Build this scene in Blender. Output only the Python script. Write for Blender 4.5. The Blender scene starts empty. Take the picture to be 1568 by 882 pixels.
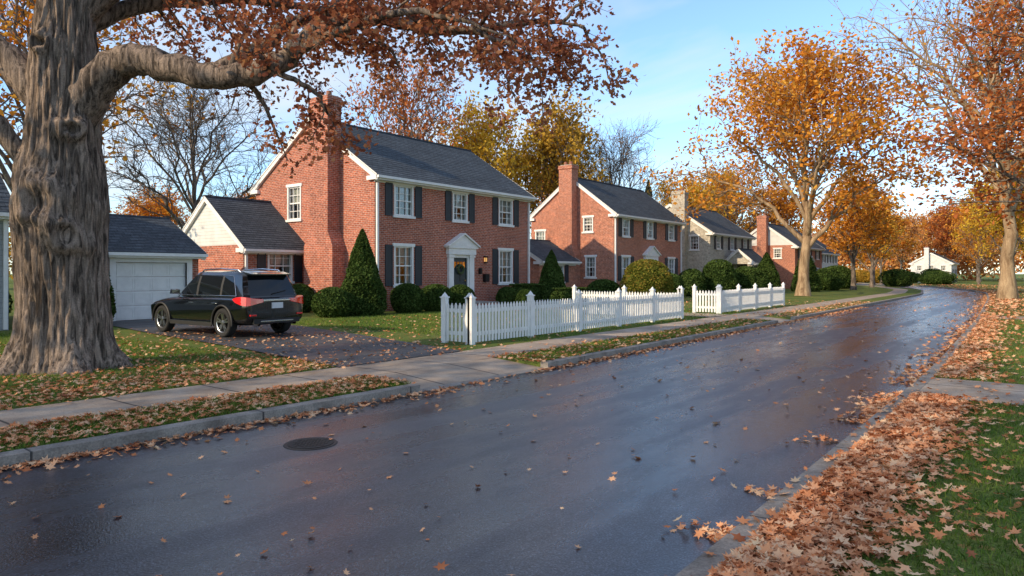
import bpy, math, random
import numpy as np
from mathutils import Vector, Matrix, noise
random.seed(7); RNG=np.random.default_rng(7)
D=bpy.data; SC=bpy.context.scene
def link(o,parent=None):
    SC.collection.objects.link(o)
    if parent: o.parent=parent
    return o
# ------------------------------------------------------------ materials
class M:
    def __init__(s,name):
        s.m=D.materials.new(name); s.m.use_nodes=True; s.nt=s.m.node_tree
        s.nt.nodes.clear(); s.out=s.n('ShaderNodeOutputMaterial')
    def n(s,t,ins=None,**kw):
        x=s.nt.nodes.new(t)
        for k,v in kw.items(): setattr(x,k,v)
        if ins:
            for k,v in ins.items(): s.set(x,k,v)
        return x
    def set(s,node,k,v):
        inp=node.inputs[k]
        if hasattr(v,'is_output') or isinstance(v,bpy.types.NodeSocket): s.nt.links.new(v,inp)
        else:
            if isinstance(v,(tuple,list)) and len(v)==3 and inp.type=='RGBA': v=(*v,1)
            inp.default_value=v
    def ramp(s,fac,stops,interp='LINEAR'):
        r=s.n('ShaderNodeValToRGB'); s.nt.links.new(fac,r.inputs[0]); cr=r.color_ramp; cr.interpolation=interp
        while len(cr.elements)<len(stops): cr.elements.new(.5)
        for e,(p,c) in zip(cr.elements,stops):
            e.position=p; e.color=(c,c,c,1) if isinstance(c,(int,float)) else (*c,1)
        return r.outputs[0]
    def noise(s,scale,detail=4,rough=.55,vec=None,dist=0):
        x=s.n('ShaderNodeTexNoise',{'Scale':scale,'Detail':detail,'Roughness':rough,'Distortion':dist})
        if vec is not None: s.nt.links.new(vec,x.inputs['Vector'])
        return x.outputs[0]
    def coord(s,scale=(1,1,1),kind='Object'):
        t=s.n('ShaderNodeTexCoord')
        if scale==(1,1,1): return t.outputs[kind]
        mp=s.n('ShaderNodeMapping',{'Vector':t.outputs[kind],'Scale':scale}); return mp.outputs[0]
    def mix(s,f,a,b,blend='MIX'):
        x=s.n('ShaderNodeMix',data_type='RGBA',blend_type=blend)
        s.set(x,0,f); s.set(x,6,a); s.set(x,7,b); return x.outputs[2]
    def math(s,op,a,b=0.0,c=None):
        x=s.n('ShaderNodeMath',operation=op); s.set(x,0,a); s.set(x,1,b)
        if c is not None: s.set(x,2,c)
        return x.outputs[0]
    def bump(s,h,strength=.3,dist=.02,normal=None):
        x=s.n('ShaderNodeBump',{'Height':h,'Strength':strength,'Distance':dist})
        if normal is not None: s.set(x,'Normal',normal)
        return x.outputs[0]
    def principled(s,color,rough=.6,metal=0,spec=.5,normal=None,coat=0):
        p=s.n('ShaderNodeBsdfPrincipled'); s.set(p,'Base Color',color); s.set(p,'Roughness',rough); s.set(p,'Metallic',metal)
        s.set(p,'Specular IOR Level',spec); s.set(p,'Coat Weight',coat)
        if normal is not None: s.set(p,'Normal',normal)
        s.nt.links.new(p.outputs[0],s.out.inputs[0]); return p
def simple(name,col,rough=.6,metal=0,spec=.5,var=.15,scale=3,coat=0,bump=0):
    m=M(name); n=m.noise(scale,3,.6,m.coord())
    f=m.ramp(n,[(.3,1-var),(.7,1+0*var)])
    c=m.mix(1.0,(*col,1),f,'MULTIPLY')
    nm=m.bump(m.noise(scale*8,2,.6,m.coord()),bump,.01) if bump else None
    m.principled(c,rough,metal,spec,nm,coat); return m.m
def brick_mat(name,c1,c2,mortar,bw=.235,rh=.082,ms=.011):
    m=M(name); t=m.n('ShaderNodeTexCoord'); s=m.n('ShaderNodeSeparateXYZ',{0:t.outputs['Object']})
    u=m.math('ADD',s.outputs[0],s.outputs[1]); v=m.n('ShaderNodeCombineXYZ',{0:u,1:s.outputs[2]}).outputs[0]
    b=m.n('ShaderNodeTexBrick',{'Vector':v,'Color1':c1,'Color2':c2,'Mortar':mortar,'Scale':1.0,'Mortar Size':ms,'Mortar Smooth':.3,'Bias':-.1,'Brick Width':bw,'Row Height':rh})
    b.offset=.5
    n1=m.noise(.6,3,.6,t.outputs['Object']); n2=m.noise(9,2,.6,t.outputs['Object'])
    f=m.mix(.5,m.ramp(n1,[(.3,.68),(.7,1.15)]),m.ramp(n2,[(.3,.4),(.7,1.6)]))
    c=m.mix(1.0,b.outputs[0],f,'MULTIPLY')
    nm=m.bump(b.outputs['Fac'],-.6,.01)
    m.principled(c,.85,0,.25,nm); return m.m
def roof_mat(name,c1,c2):
    m=M(name); t=m.n('ShaderNodeTexCoord'); s=m.n('ShaderNodeSeparateXYZ',{0:t.outputs['Object']})
    v=m.n('ShaderNodeCombineXYZ',{0:s.outputs[1],1:s.outputs[2]}).outputs[0]
    b=m.n('ShaderNodeTexBrick',{'Vector':v,'Color1':c1,'Color2':c2,'Mortar':tuple(x*.45 for x in c1),'Scale':1.0,'Mortar Size':.012,'Bias':0,'Brick Width':.3,'Row Height':.11})
    n1=m.noise(1.2,3,.6,m.coord((1,.4,1))); n2=m.noise(14,2,.6,t.outputs['Object'])
    f=m.mix(.5,m.ramp(n1,[(.3,.7),(.7,1.25)]),m.ramp(n2,[(.3,.5),(.7,1.5)]))
    m.principled(m.mix(1.0,b.outputs[0],f,'MULTIPLY'),.9,0,.2); return m.m
def siding_mat(name,col):
    m=M(name); t=m.n('ShaderNodeTexCoord'); s=m.n('ShaderNodeSeparateXYZ',{0:t.outputs['Object']})
    fr=m.math('FRACT',m.math('MULTIPLY',s.outputs[2],6.5))
    c=m.mix(m.ramp(fr,[(0,0.0),(.14,1.0)]),tuple(x*.5 for x in col)+(1,),(*col,1))
    c=m.mix(1.0,c,m.ramp(m.noise(2,3,.6,t.outputs['Object']),[(.3,.82),(.7,1.0)]),'MULTIPLY')
    m.principled(c,.6,0,.3,m.bump(fr,.5,.02)); return m.m
def leaf_mat(name,cols,trans=.35,clump=.9,rough=.6,varscale=.9):
    m=M(name); a=m.n('ShaderNodeAttribute',attribute_name='rnd').outputs['Fac']
    nz=m.noise(clump,1,.6,m.coord())
    f=m.math('ADD',m.math('MULTIPLY',a,.6),m.math('MULTIPLY',m.math('SUBTRACT',nz,.2),.65))
    n=len(cols); c=m.ramp(f,[(.1+.8*i/(n-1),cc) for i,cc in enumerate(cols)])
    p=m.n('ShaderNodeBsdfDiffuse',{'Color':c})
    tr=m.n('ShaderNodeBsdfTranslucent',{'Color':m.mix(1.0,c,(1.25,1.1,.8,1),'MULTIPLY')})
    mx=m.n('ShaderNodeMixShader',{0:trans,1:p.outputs[0],2:tr.outputs[0]})
    m.nt.links.new(mx.outputs[0],m.out.inputs[0]); return m.m
def bark_mat(name,dark,light,sc=(9,9,1.6),b=1.0):
    m=M(name); v=m.coord(sc); n=m.noise(1.0,5,.65,v,.6); n2=m.noise(.7,2,.6,m.coord())
    c=m.ramp(n,[(.38,dark),(.60,light)]); c=m.mix(1.0,c,m.ramp(n2,[(.3,.75),(.7,1.15)]),'MULTIPLY')
    n3=m.noise(40,2,.6,m.coord())
    c=m.mix(1.0,c,m.ramp(n3,[(.3,.75),(.7,1.15)]),'MULTIPLY')
    m.principled(c,.9,0,.15,m.bump(n,b,.05)); return m.m

white=simple('white_paint',(.83,.82,.79),.45,var=.12,scale=4)
brick1=brick_mat('brick_red',(.46,.122,.062),(.27,.068,.042),(.44,.34,.28))
brick2=brick_mat('brick_orange',(.50,.155,.075),(.33,.095,.052),(.44,.34,.28))
stone=brick_mat('stone_wall',(.50,.46,.38),(.40,.36,.30),(.48,.45,.38),.45,.2,.015)
roof1=roof_mat('slate_shingle',(.085,.10,.115),(.06,.07,.082))
roof2=roof_mat('grey_shingle',(.10,.105,.11),(.07,.075,.08))
siding=siding_mat('white_siding',(.76,.76,.73))
siding_g=siding_mat('grey_siding',(.38,.41,.44))
shutter_m=simple('shutter_paint',(.022,.034,.045),.5)
door_m=simple('door_paint',(.03,.045,.05),.4)
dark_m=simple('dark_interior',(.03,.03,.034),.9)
curtain_m=simple('curtain_cloth',(.62,.60,.54),.9,scale=12,var=.3)
conc=simple('concrete_trim',(.36,.33,.29),.85,var=.3,bump=.2)
metal_dark=simple('black_metal',(.02,.02,.022),.4,.5)
def glass_mat():
    m=M('window_glass'); fr=m.n('ShaderNodeFresnel',{'IOR':1.7}).outputs[0]
    g=m.n('ShaderNodeBsdfGlossy',{'Color':(.9,.95,1,1),'Roughness':.03,'Normal':m.bump(m.noise(1.5,2,.5,m.coord()),.08,.02)})
    t=m.n('ShaderNodeBsdfTransparent',{'Color':(.8,.85,.85,1)})
    x=m.n('ShaderNodeMixShader',{0:m.math('ADD',fr,.05),1:t.outputs[0],2:g.outputs[0]}); m.nt.links.new(x.outputs[0],m.out.inputs[0]); return m.m
glass=glass_mat()
def lamp_mat():
    m=M('lantern_light'); e=m.n('ShaderNodeEmission',{'Color':(1,.55,.18,1),'Strength':.9}); m.nt.links.new(e.outputs[0],m.out.inputs[0]); return m.m
lamp_m=lamp_mat()
# ------------------------------------------------------------ mesh builder
class MB:
    def __init__(s): s.v=[];s.f=[];s.mi=[]
    def add(s,vs,fs,mi=0):
        b=len(s.v); s.v+= [tuple(p) for p in vs]
        for f in fs: s.f.append([b+i for i in f]); s.mi.append(mi)
    def box(s,x0,x1,y0,y1,z0,z1,mi=0):
        vs=[(x,y,z) for z in(z0,z1) for y in(y0,y1) for x in(x0,x1)]
        s.add(vs,[(0,2,3,1),(4,5,7,6),(0,1,5,4),(2,6,7,3),(0,4,6,2),(1,3,7,5)],mi)
    def lbox(s,F,u0,u1,n0,n1,z0,z1,mi=0):
        O,U,N=F
        vs=[(O[0]+u*U[0]+n*N[0],O[1]+u*U[1]+n*N[1],O[2]+z) for z in(z0,z1) for n in(n0,n1) for u in(u0,u1)]
        s.add(vs,[(0,2,3,1),(4,5,7,6),(0,1,5,4),(2,6,7,3),(0,4,6,2),(1,3,7,5)],mi)
    def prism(s,F,prof,n0,n1,mi=0):
        """profile in (u,z), extruded along n"""
        O,U,N=F;k=len(prof)
        vs=[(O[0]+u*U[0]+n*N[0],O[1]+u*U[1]+n*N[1],O[2]+z) for n in(n0,n1) for u,z in prof]
        s.add(vs,[tuple(range(k))[::-1],tuple(range(k,2*k))]+[(i,(i+1)%k,k+(i+1)%k,k+i) for i in range(k)],mi)
    def cyl(s,c,r0,r1,z0,z1,k=12,mi=0):
        vs=[(c[0]+r*math.cos(2*math.pi*i/k),c[1]+r*math.sin(2*math.pi*i/k),z) for r,z in((r0,z0),(r1,z1)) for i in range(k)]
        s.add(vs,[tuple(range(k))[::-1],tuple(range(k,2*k))]+[(i,(i+1)%k,k+(i+1)%k,k+i) for i in range(k)],mi)
    def tube(s,pts,rad,k=8,mi=0):
        v,f=tube_arr(np.array(pts,float),np.array(rad,float) if hasattr(rad,'__len__') else np.full(len(pts),float(rad)),k)
        s.add(v.tolist(),f.tolist(),mi)
    def obj(s,name,mats,parent=None,smooth=False,bevel=0):
        me=D.meshes.new(name); me.from_pydata(s.v,[],s.f); me.update()
        for m in mats: me.materials.append(m)
        me.polygons.foreach_set('material_index',s.mi)
        if smooth: me.polygons.foreach_set('use_smooth',[True]*len(s.f))
        o=D.objects.new(name,me); link(o,parent)
        if bevel:
            b=o.modifiers.new('bevel','BEVEL'); b.width=bevel; b.segments=2; b.limit_method='ANGLE'
        return o
def tube_arr(P,R,k):
    n=len(P); T=np.gradient(P,axis=0); T/=np.linalg.norm(T,axis=1)[:,None]+1e-9
    up=np.array([0,0,1.]) if abs(T[0,2])<.9 else np.array([1.,0,0])
    A=np.cross(T,up); A/=np.linalg.norm(A,axis=1)[:,None]+1e-9
    for i in range(1,n):
        if A[i]@A[i-1]<0: A[i]=-A[i]
    B=np.cross(T,A); th=np.arange(k)*2*np.pi/k
    V=P[:,None]+R[:,None,None]*(np.cos(th)[None,:,None]*A[:,None]+np.sin(th)[None,:,None]*B[:,None])
    i=np.arange(n-1)[:,None]*k; j=np.arange(k)[None]; j2=(j+1)%k
    F=np.stack([i+j,i+j2,i+k+j2,i+k+j],-1).reshape(-1,4)
    return V.reshape(-1,3),F
def np_mesh(name,V,counts,loops,mi=None,rnd=None,mats=(),smooth=None):
    me=D.meshes.new(name); me.vertices.add(len(V)); me.vertices.foreach_set('co',np.asarray(V,np.float32).ravel())
    me.loops.add(len(loops)); me.loops.foreach_set('vertex_index',np.asarray(loops,np.int32))
    st=np.concatenate([[0],np.cumsum(counts)[:-1]]).astype(np.int32)
    me.polygons.add(len(counts)); me.polygons.foreach_set('loop_start',st); me.polygons.foreach_set('loop_total',np.asarray(counts,np.int32))
    if mi is not None: me.polygons.foreach_set('material_index',np.asarray(mi,np.int32))
    if smooth is not None: me.polygons.foreach_set('use_smooth',smooth)
    me.update(calc_edges=True)
    if rnd is not None:
        a=me.attributes.new('rnd','FLOAT','POINT'); a.data.foreach_set('value',np.asarray(rnd,np.float32))
    for m in mats: me.materials.append(m)
    return me
KITE=np.array([(-.5,0),(0,-.33),(.55,0),(0,.33)])
LOBE=np.array([(-.55,0),(-.18,-.13),(-.22,-.45),(.05,-.22),(.22,-.42),(.28,-.14),(.6,0),(.28,.14),(.22,.42),(.05,.22),(-.22,.45),(-.18,.13)])
LOB2=np.array([(-.55,0),(-.2,-.36),(.0,-.2),(.25,-.38),(.6,0),(.25,.38),(.0,.2),(-.2,.36)])
def leaf_arr(P,S,shape,rng,normal_up=None,bend=.25):
    N=len(P)
    if normal_up is None: n=rng.normal(size=(N,3)); n[:,2]=np.abs(n[:,2])+.2
    else: n=np.stack([rng.normal(size=N)*normal_up,rng.normal(size=N)*normal_up,np.ones(N)],-1)
    n/=np.linalg.norm(n,axis=1)[:,None]
    r=rng.normal(size=(N,3)); a=np.cross(n,r); a/=np.linalg.norm(a,axis=1)[:,None]+1e-9; b=np.cross(n,a)
    x=shape[:,0];y=shape[:,1]; bd=(rng.random(N)-.3)*bend*2
    V=P[:,None]+S[:,None,None]*(x[None,:,None]*a[:,None]+y[None,:,None]*b[:,None]+(bd[:,None]*(x**2+y**2)[None])[:,:,None]*n[:,None])
    k=len(shape)
    return V.reshape(-1,3),np.full(N,k),np.arange(N*k),np.repeat(rng.random(N),k)
# ------------------------------------------------------------ terrain
YL=[-60,0,10,22,37,66,80,100,130,160]; XL=[-7.6,-7.6,-7.4,-7.55,-7.8,-8.3,-10,-16,-32,-52]
YR=[-60,14,32,56,72,85,105,135,165];   XR=[-1.6,-1.65,-2.2,-3.3,-4.4,-6.8,-13,-28,-47]
gy=np.linspace(-60,160,881)
def smooth(yy,xx):
    a=np.interp(gy,yy,xx); k=np.hanning(41); k/=k.sum(); p=np.pad(a,20,mode='edge'); return np.convolve(p,k,'valid')
gl=smooth(YL,XL); gr=smooth(YR,XR)
xl=lambda y: np.interp(y,gy,gl); xr=lambda y: np.interp(y,gy,gr)
def strip(name,ya,yb,fa,fb,z0,z1,mat,parent=None,step=1.0,thick=None):
    """sheet between x=fa(y) (height z0) and x=fb(y) (height z1)"""
    n=max(2,int((yb-ya)/step)+1); ys=np.linspace(ya,yb,n); mb=MB()
    for i in range(n-1):
        a,b=ys[i],ys[i+1]; q=[(float(fa(a)),a,z0),(float(fb(a)),a,z1),(float(fb(b)),b,z1),(float(fa(b)),b,z0)]
        mb.add(q,[(0,1,2,3)])
        if thick:
            mb.add([(p[0],p[1],p[2]) for p in q[:]]+[(p[0],p[1],p[2]-thick) for p in q],[(1,5,6,2),(0,3,7,4)])
            if i==0: mb.add([q[0],q[1],(q[1][0],q[1][1],z1-thick),(q[0][0],q[0][1],z0-thick)],[(0,1,2,3)])
            if i==n-2: mb.add([q[3],q[2],(q[2][0],q[2][1],z1-thick),(q[3][0],q[3][1],z0-thick)],[(0,1,2,3)])
    return mb.obj(name,[mat],parent)
def grass_mat(name='lawn_grass'):
    m=M(name); o=m.coord(); n1=m.noise(.35,3,.6,o); n2=m.noise(6,3,.7,o); n3=m.noise(45,2,.7,o)
    c=m.mix(m.ramp(n1,[(.35,0.0),(.65,1.0)]),(.085,.15,.028,1),(.17,.20,.045,1))
    c=m.mix(m.ramp(n2,[(.45,0.0),(.75,.6)]),c,(.20,.17,.07,1))
    c=m.mix(1.0,c,m.ramp(n3,[(.3,.45),(.7,1.4)]),'MULTIPLY')
    v=m.n('ShaderNodeTexVoronoi',{'Vector':o,'Scale':5.0,'Randomness':1.0})
    spot=m.ramp(v.outputs['Distance'],[(.16,1.0),(.24,0.0)])
    msk=m.math('MULTIPLY',spot,m.ramp(n1,[(.42,0.0),(.6,.8)]))
    lc=m.mix(v.outputs['Color'],(.40,.16,.05,1),(.45,.27,.10,1))
    c=m.mix(msk,c,lc)
    m.principled(c,.9,0,.1,m.bump(n3,.8,.04)); return m.m
grass=grass_mat()
def asphalt(name,base,wet,fine=True,bs=.5,spec=.6):
    m=M(name); o=m.coord(); g=m.noise(75,2,.8,o); v=m.n('ShaderNodeTexVoronoi',{'Vector':o,'Scale':55.0}).outputs['Distance']
    st=m.noise(.8,3,.6,m.coord((1.3,.10,1))); st2=m.noise(2.5,3,.65,m.coord((1.2,.45,1)))
    c=m.ramp(g,[(.30,tuple(x*.2 for x in base)),(.52,base),(.72,tuple(x*4.8 for x in base))])
    c=m.mix(1.0,c,m.ramp(st,[(.3,.6),(.7,1.3)]),'MULTIPLY')
    crk=m.n('ShaderNodeTexVoronoi',{'Vector':m.n('ShaderNodeVectorMath',{0:o,1:m.n('ShaderNodeTexNoise',{'Vector':o,'Scale':1.2,'Detail':3.0}).outputs['Color']},operation='ADD').outputs[0],'Scale':.33},feature='DISTANCE_TO_EDGE').outputs['Distance']
    c=m.mix(m.ramp(crk,[(.002,.35),(.005,0.0)]),c,(.008,.008,.009,1))
    r=m.ramp(m.math('ADD',m.math('MULTIPLY',st,.7),m.math('MULTIPLY',st2,.3)),[(.42,wet[0]),(.58,wet[1])])
    h=m.math('ADD',g,m.math('MULTIPLY',v,.7))
    m.principled(c,r,0,spec,m.bump(h,bs,.006)); return m.m
road_m=asphalt('wet_asphalt',(.024,.028,.037),(.15,.38),bs=.30,spec=.85)
drive_m=asphalt('driveway_asphalt',(.040,.041,.044),(.45,.7),bs=.5,spec=.45)
def walk_mat():
    m=M('sidewalk_concrete'); o=m.coord(); s=m.n('ShaderNodeSeparateXYZ',{0:o})
    fr=m.math('FRACT',m.math('MULTIPLY',s.outputs[1],1/1.35)); j=m.ramp(m.math('ABSOLUTE',m.math('SUBTRACT',fr,.5)),[(.484,0.0),(.49,1.0)])
    n=m.noise(1.3,5,.65,o); n2=m.noise(60,2,.7,o)
    c=m.ramp(n,[(.3,(.25,.19,.14)),(.7,(.47,.385,.30))]); c=m.mix(1.0,c,m.ramp(n2,[(.3,.75),(.7,1.15)]),'MULTIPLY')
    c=m.mix(j,c,(.06,.05,.04,1)); m.principled(c,.8,0,.3,m.bump(n2,.3,.01)); return m.m
walk=walk_mat()
def kerb_mat():
    m=M('kerb_concrete'); o=m.coord(); s=m.n('ShaderNodeSeparateXYZ',{0:o})
    fr=m.math('FRACT',m.math('MULTIPLY',s.outputs[1],1/2.4)); j=m.ramp(fr,[(.006,1.0),(.012,0.0)])
    n=m.noise(2.5,5,.7,o); n2=m.noise(50,2,.7,o)
    c=m.ramp(n,[(.3,(.15,.13,.11)),(.7,(.38,.335,.285))]); c=m.mix(1.0,c,m.ramp(n2,[(.3,.7),(.7,1.2)]),'MULTIPLY')
    c=m.mix(j,c,(.03,.03,.03,1)); m.principled(c,.75,0,.35,m.bump(n2,.4,.01)); return m.m
kerb=kerb_mat()
# base ground sheet
mb=MB(); mb.add([(-1500,-1500,-.01),(1500,-1500,-.01),(1500,1500,-.01),(-1500,1500,-.01)],[(0,1,2,3)]); mb.obj('ground',[grass])
strip('road',-60,160,lambda y:xl(y)-.02,lambda y:xr(y)+.02,.004,.004,road_m)
ZL=.12
# kerbs
CUTL=[(7.4,10.7),(25.2,27.4)]      # dropped kerbs on left side
def segs(a,b,cuts):
    out=[];c=a
    for p,q in cuts: out.append((c,p)); c=q
    out.append((c,b)); return out
kr=D.objects.new('kerb',None); link(kr)
for i,(a,b) in enumerate(segs(-60,160,CUTL)):
    strip('kerb_left_section',a,b,lambda y:xl(y)-.17,lambda y:xl(y),.132,.126,kerb,kr,thick=.14)
for a,b in CUTL:
    strip('dropped_kerb',a-.0,b+.0,lambda y:xl(y)-.17,lambda y:xl(y),.03,.02,kerb,kr,thick=.04)
strip('kerb_right_section',-60,160,lambda y:xr(y),lambda y:xr(y)+.17,.126,.132,kerb,kr,thick=.14)
# verge, aprons, sidewalk, lawns
vg=D.objects.new('grass_verge',None); link(vg)
for a,b in segs(-60,160,CUTL): strip('verge_section',a,b,lambda y:xl(y)-1.3,lambda y:xl(y)-.17,ZL+.004,ZL,grass,vg,thick=.13)
for a,b in CUTL: strip('driveway_apron',a,b,lambda y:xl(y)-1.3,lambda y:xl(y)-.17,.124,.03,walk)
strip('sidewalk',-60,160,lambda y:xl(y)-2.55,lambda y:xl(y)-1.3,.128,.128,walk,thick=.12)
strip('lawn',-60,160,lambda y:-400+0*y,lambda y:xl(y)-2.55,.14,.12,grass,thick=None,step=2)
strip('lawn',-60,160,lambda y:xr(y)+.17,lambda y:400+0*y,.12,.14,grass,step=2)
mb=MB(); mb.add([(-600,160,.12),(600,160,.12),(900,1200,.12),(-900,1200,.12)],[(0,1,2,3)]); mb.obj('terrain',[grass])
mb=MB()
mb.add([(-9.93,7.85,.145),(-9.93,11.1,.145),(-15,12.4,.145),(-19,13.3,.145),(-25.6,13.5,.145),(-25.6,10.0,.145),(-20,9.15,.145),(-14.5,8.55,.145)],[(0,1,2,3,4,5,6,7)])
mb.add([(-9.93,7.85,.10),(-9.93,11.1,.10),(-9.93,11.1,.145),(-9.93,7.85,.145)],[(0,1,2,3)])
mb.obj('driveway',[drive_m])
mb=MB(); mb.add([(-10.1,25.3,.145),(-10.1,27.3,.145),(-33,29.6,.16),(-33,26.6,.16)],[(0,3,2,1)]); mb.obj('driveway',[walk])
for a,b in ((10.9,12.95),(31,33.2)):
    strip('footpath',a,b,lambda y:xr(y)+.17,lambda y:12+0*y,.128,.132,walk,step=.5)
# manhole
mb=MB(); mb.cyl((-6.15,4.5),.28,.27,.0,.012,40,0); mb.cyl((-6.15,4.5),.235,.235,.0,.017,40,1)
for i in range(-4,5):
    for j in range(-4,5):
        if i*i+j*j<17: mb.box(-6.15+i*.047-.013,-6.15+i*.047+.013,4.5+j*.047-.013,4.5+j*.047+.013,.014,.021,0)
mb.obj('manhole_cover',[simple('cast_iron',(.03,.022,.018),.55,.2,bump=.3),simple('cast_iron_dark',(.014,.011,.01),.6,.2)])
# ------------------------------------------------------------ houses
class House:
    P=['walls','trim','roof','windows','glass','shutters','door','chimney','steps']
    def __init__(s,name,wallm,roofm):
        s.name=name; s.p={k:MB() for k in s.P}; s.wallm=wallm; s.roofm=roofm; s.sid=siding
    def wall(s,F,u0,u1,z0,z1,ops,mi=0):
        us=sorted({u0,u1,*[o[0] for o in ops],*[o[1] for o in ops]}); zs=sorted({z0,z1,*[o[2] for o in ops],*[o[3] for o in ops]})
        O,U,N=F;w=s.p['walls']
        for a,b in zip(us,us[1:]):
            for c,d in zip(zs,zs[1:]):
                if any(o[0]-1e-6<=a and b<=o[1]+1e-6 and o[2]-1e-6<=c and d<=o[3]+1e-6 for o in ops): continue
                w.add([(O[0]+u*U[0],O[1]+u*U[1],z) for u,z in((a,c),(b,c),(b,d),(a,d))],[(0,1,2,3)],mi)
        for o in ops:
            a,b,c,d=o[:4]
            q=[(a,c),(b,c),(b,d),(a,d)]
            for i in range(4):
                (ua,za),(ub,zb)=q[i],q[(i+1)%4]
                w.add([(O[0]+u*U[0]+n*N[0],O[1]+u*U[1]+n*N[1],z) for u,z,n in((ua,za,0),(ub,zb,0),(ub,zb,-.2),(ua,za,-.2))],[(0,1,2,3)],mi)
            if o[4]=='w': s.window(F,a,b,c,d,o[5] if len(o)>5 else True)
    def window(s,F,a,b,c,d,shut):
        t=s.p['windows']; e=.07
        O,U,N=F; F0=(( O[0],O[1],0),U,N)
        for bx in((a-e*.3,a+e,c,d),(b-e,b+e*.3,c,d)): t.lbox(F0,bx[0],bx[1],-.12,.025,bx[2],bx[3])
        t.lbox(F0,a-.1,b+.1,-.12,.045,d-.01,d+.13); t.lbox(F0,a-.1,b+.1,-.12,.08,c-.09,c+.02)
        zm=(c+d)/2; t.lbox(F0,a+e,b-e,-.11,-.04,zm-.03,zm+.03); t.lbox(F0,a+e,b-e,-.11,-.04,c+.02,c+.08); t.lbox(F0,a+e,b-e,-.11,-.04,d-.07,d-.01)
        for k in(1,2):
            u=a+(b-a)*k/3; t.lbox(F0,u-.014,u+.014,-.10,-.05,c+.08,zm-.03); t.lbox(F0,u-.014,u+.014,-.10,-.05,zm+.03,d-.07)
        for z in((c+zm)/2+.02,(d+zm)/2-.02): t.lbox(F0,a+e,b-e,-.099,-.051,z-.013,z+.013)
        s.p['glass'].add([(O[0]+u*U[0]-.105*N[0],O[1]+u*U[1]-.105*N[1],z) for u,z in((a,c),(b,c),(b,d),(a,d))],[(0,1,2,3)],0)
        g=s.p['glass']; w=(b-a)*random.choice([.2,.27,.3]); 
        g.lbox(F0,a,a+w,-.21,-.19,c,d,1); g.lbox(F0,b-w,b,-.21,-.19,c,d,1)
        bl=(d-c)*random.choice([.45,.5,.55]); g.lbox(F0,a+w+.002,b-w-.002,-.17,-.16,d-bl,d,1)
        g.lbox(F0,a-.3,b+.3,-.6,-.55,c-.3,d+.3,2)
        if shut:
            q=s.p['shutters']; sw=.42 if shut is True else shut
            for x0 in(a-.12-sw,b+.12):
                q.lbox(F0,x0,x0+sw,.003,.03,c-.03,d+.05)
                for (p0,p1,z0,z1) in((0,.05,c-.03,d+.05),(sw-.05,sw,c-.03,d+.05),(.051,sw-.051,c-.03,c+.04),(.051,sw-.051,zm-.04,zm+.04),(.051,sw-.051,d-.02,d+.05)):
                    q.lbox(F0,x0+p0,x0+p1,.031,.052,z0,z1)
                z=c+.07
                while z<d-.05:
                    if abs(z-zm)>.06: q.lbox(F0,x0+.052,x0+sw-.052,.031,.043,z,z+.025)
                    z+=.06
    def block(s,xf,xb,y0,y1,zE,zR,front=(),side=(),gable_mi=0,z0=.1,frieze=True,over=.32,ov2=.16):
        FF=((xf,0,0),(0,1,0),(1,0,0)); FS=((0,y0,0),(1,0,0),(0,-1,0))
        s.wall(FF,y0,y1,z0,zE,list(front)); s.wall(FS,xb,xf,z0,zE,list(side))
        s.wall(((xb,0,0),(0,1,0),(-1,0,0)),y0,y1,z0,zE,[]); s.wall(((0,y1,0),(1,0,0),(0,1,0)),xb,xf,z0,zE,[])
        xm=(xf+xb)/2
        for y in(y0,y1): s.p['walls'].add([(xb,y,zE),(xf,y,zE),(xm,y,zR)],[(0,1,2)],gable_mi)
        m=(zR-zE)/(xf-xm); R=s.p['roof']; t=.1
        for sg,xe in((1,xf+over),(-1,xb-over)):
            ze=zE-m*over+.06; zr=zR+.06
            ya,yb=y0-ov2,y1+ov2; sx=1 if sg>0 else -1
            ns=24
            for i in range(ns):   # slightly stepped courses
                f0,f1=i/ns,(i+1)/ns
                xa,za=xe+(xm-xe)*f0,ze+(zr-ze)*f0; xb_,zb_=xe+(xm-xe)*f1,ze+(zr-ze)*f1
                R.add([(xa,ya,za+.022),(xa,yb,za+.022),(xb_,yb,zb_+.006),(xb_,ya,zb_+.006)],[(0,1,2,3)],0)
                R.add([(xa,ya,za+.022),(xa,yb,za+.022),(xa,yb,za-.02),(xa,ya,za-.02)],[(0,1,2,3)],0)
            R.add([(xe,ya,ze-.03),(xe,yb,ze-.03),(xm,yb,zr-.05),(xm,ya,zr-.05)],[(0,1,2,3)],1)
            for yy in(ya,yb): R.add([(xe,yy,ze-.03),(xe,yy,ze+.03),(xm,yy,zr+.01),(xm,yy,zr-.05)],[(0,1,2,3)],1)
            T=s.p['trim']
            # rake board
            for yy,dy in((y0,-1),(y1,1)):
                ya2,yb2=yy+dy*.01,yy+dy*(ov2-.02)
                T.add([(x,y,z) for y in(ya2,yb2) for x,z in((xe-sx*.05,ze-.24),(xe-sx*.05,ze-.035),(xm,zr-.055),(xm,zr-.26))],[(0,1,2,3),(4,5,6,7),(0,4,7,3),(1,2,6,5),(0,1,5,4)],0)
            xw=xf if sg>0 else xb
            T.box(min(xe-sx*.02,xw+sx*.004),max(xe-sx*.02,xw+sx*.004),y0-ov2+.02,y1+ov2-.02,ze-.20,ze-.16,0)   # soffit
            T.box(min(xe-sx*.02,xe+sx*.01),max(xe-sx*.02,xe+sx*.01),y0-ov2+.02,y1+ov2-.02,ze-.2,ze-.04,0)
            T.box(min(xe+sx*.012,xe+sx*.12),max(xe+sx*.012,xe+sx*.12),y0-ov2,y1+ov2,ze-.13,ze-.02,0)  # gutter
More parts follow.
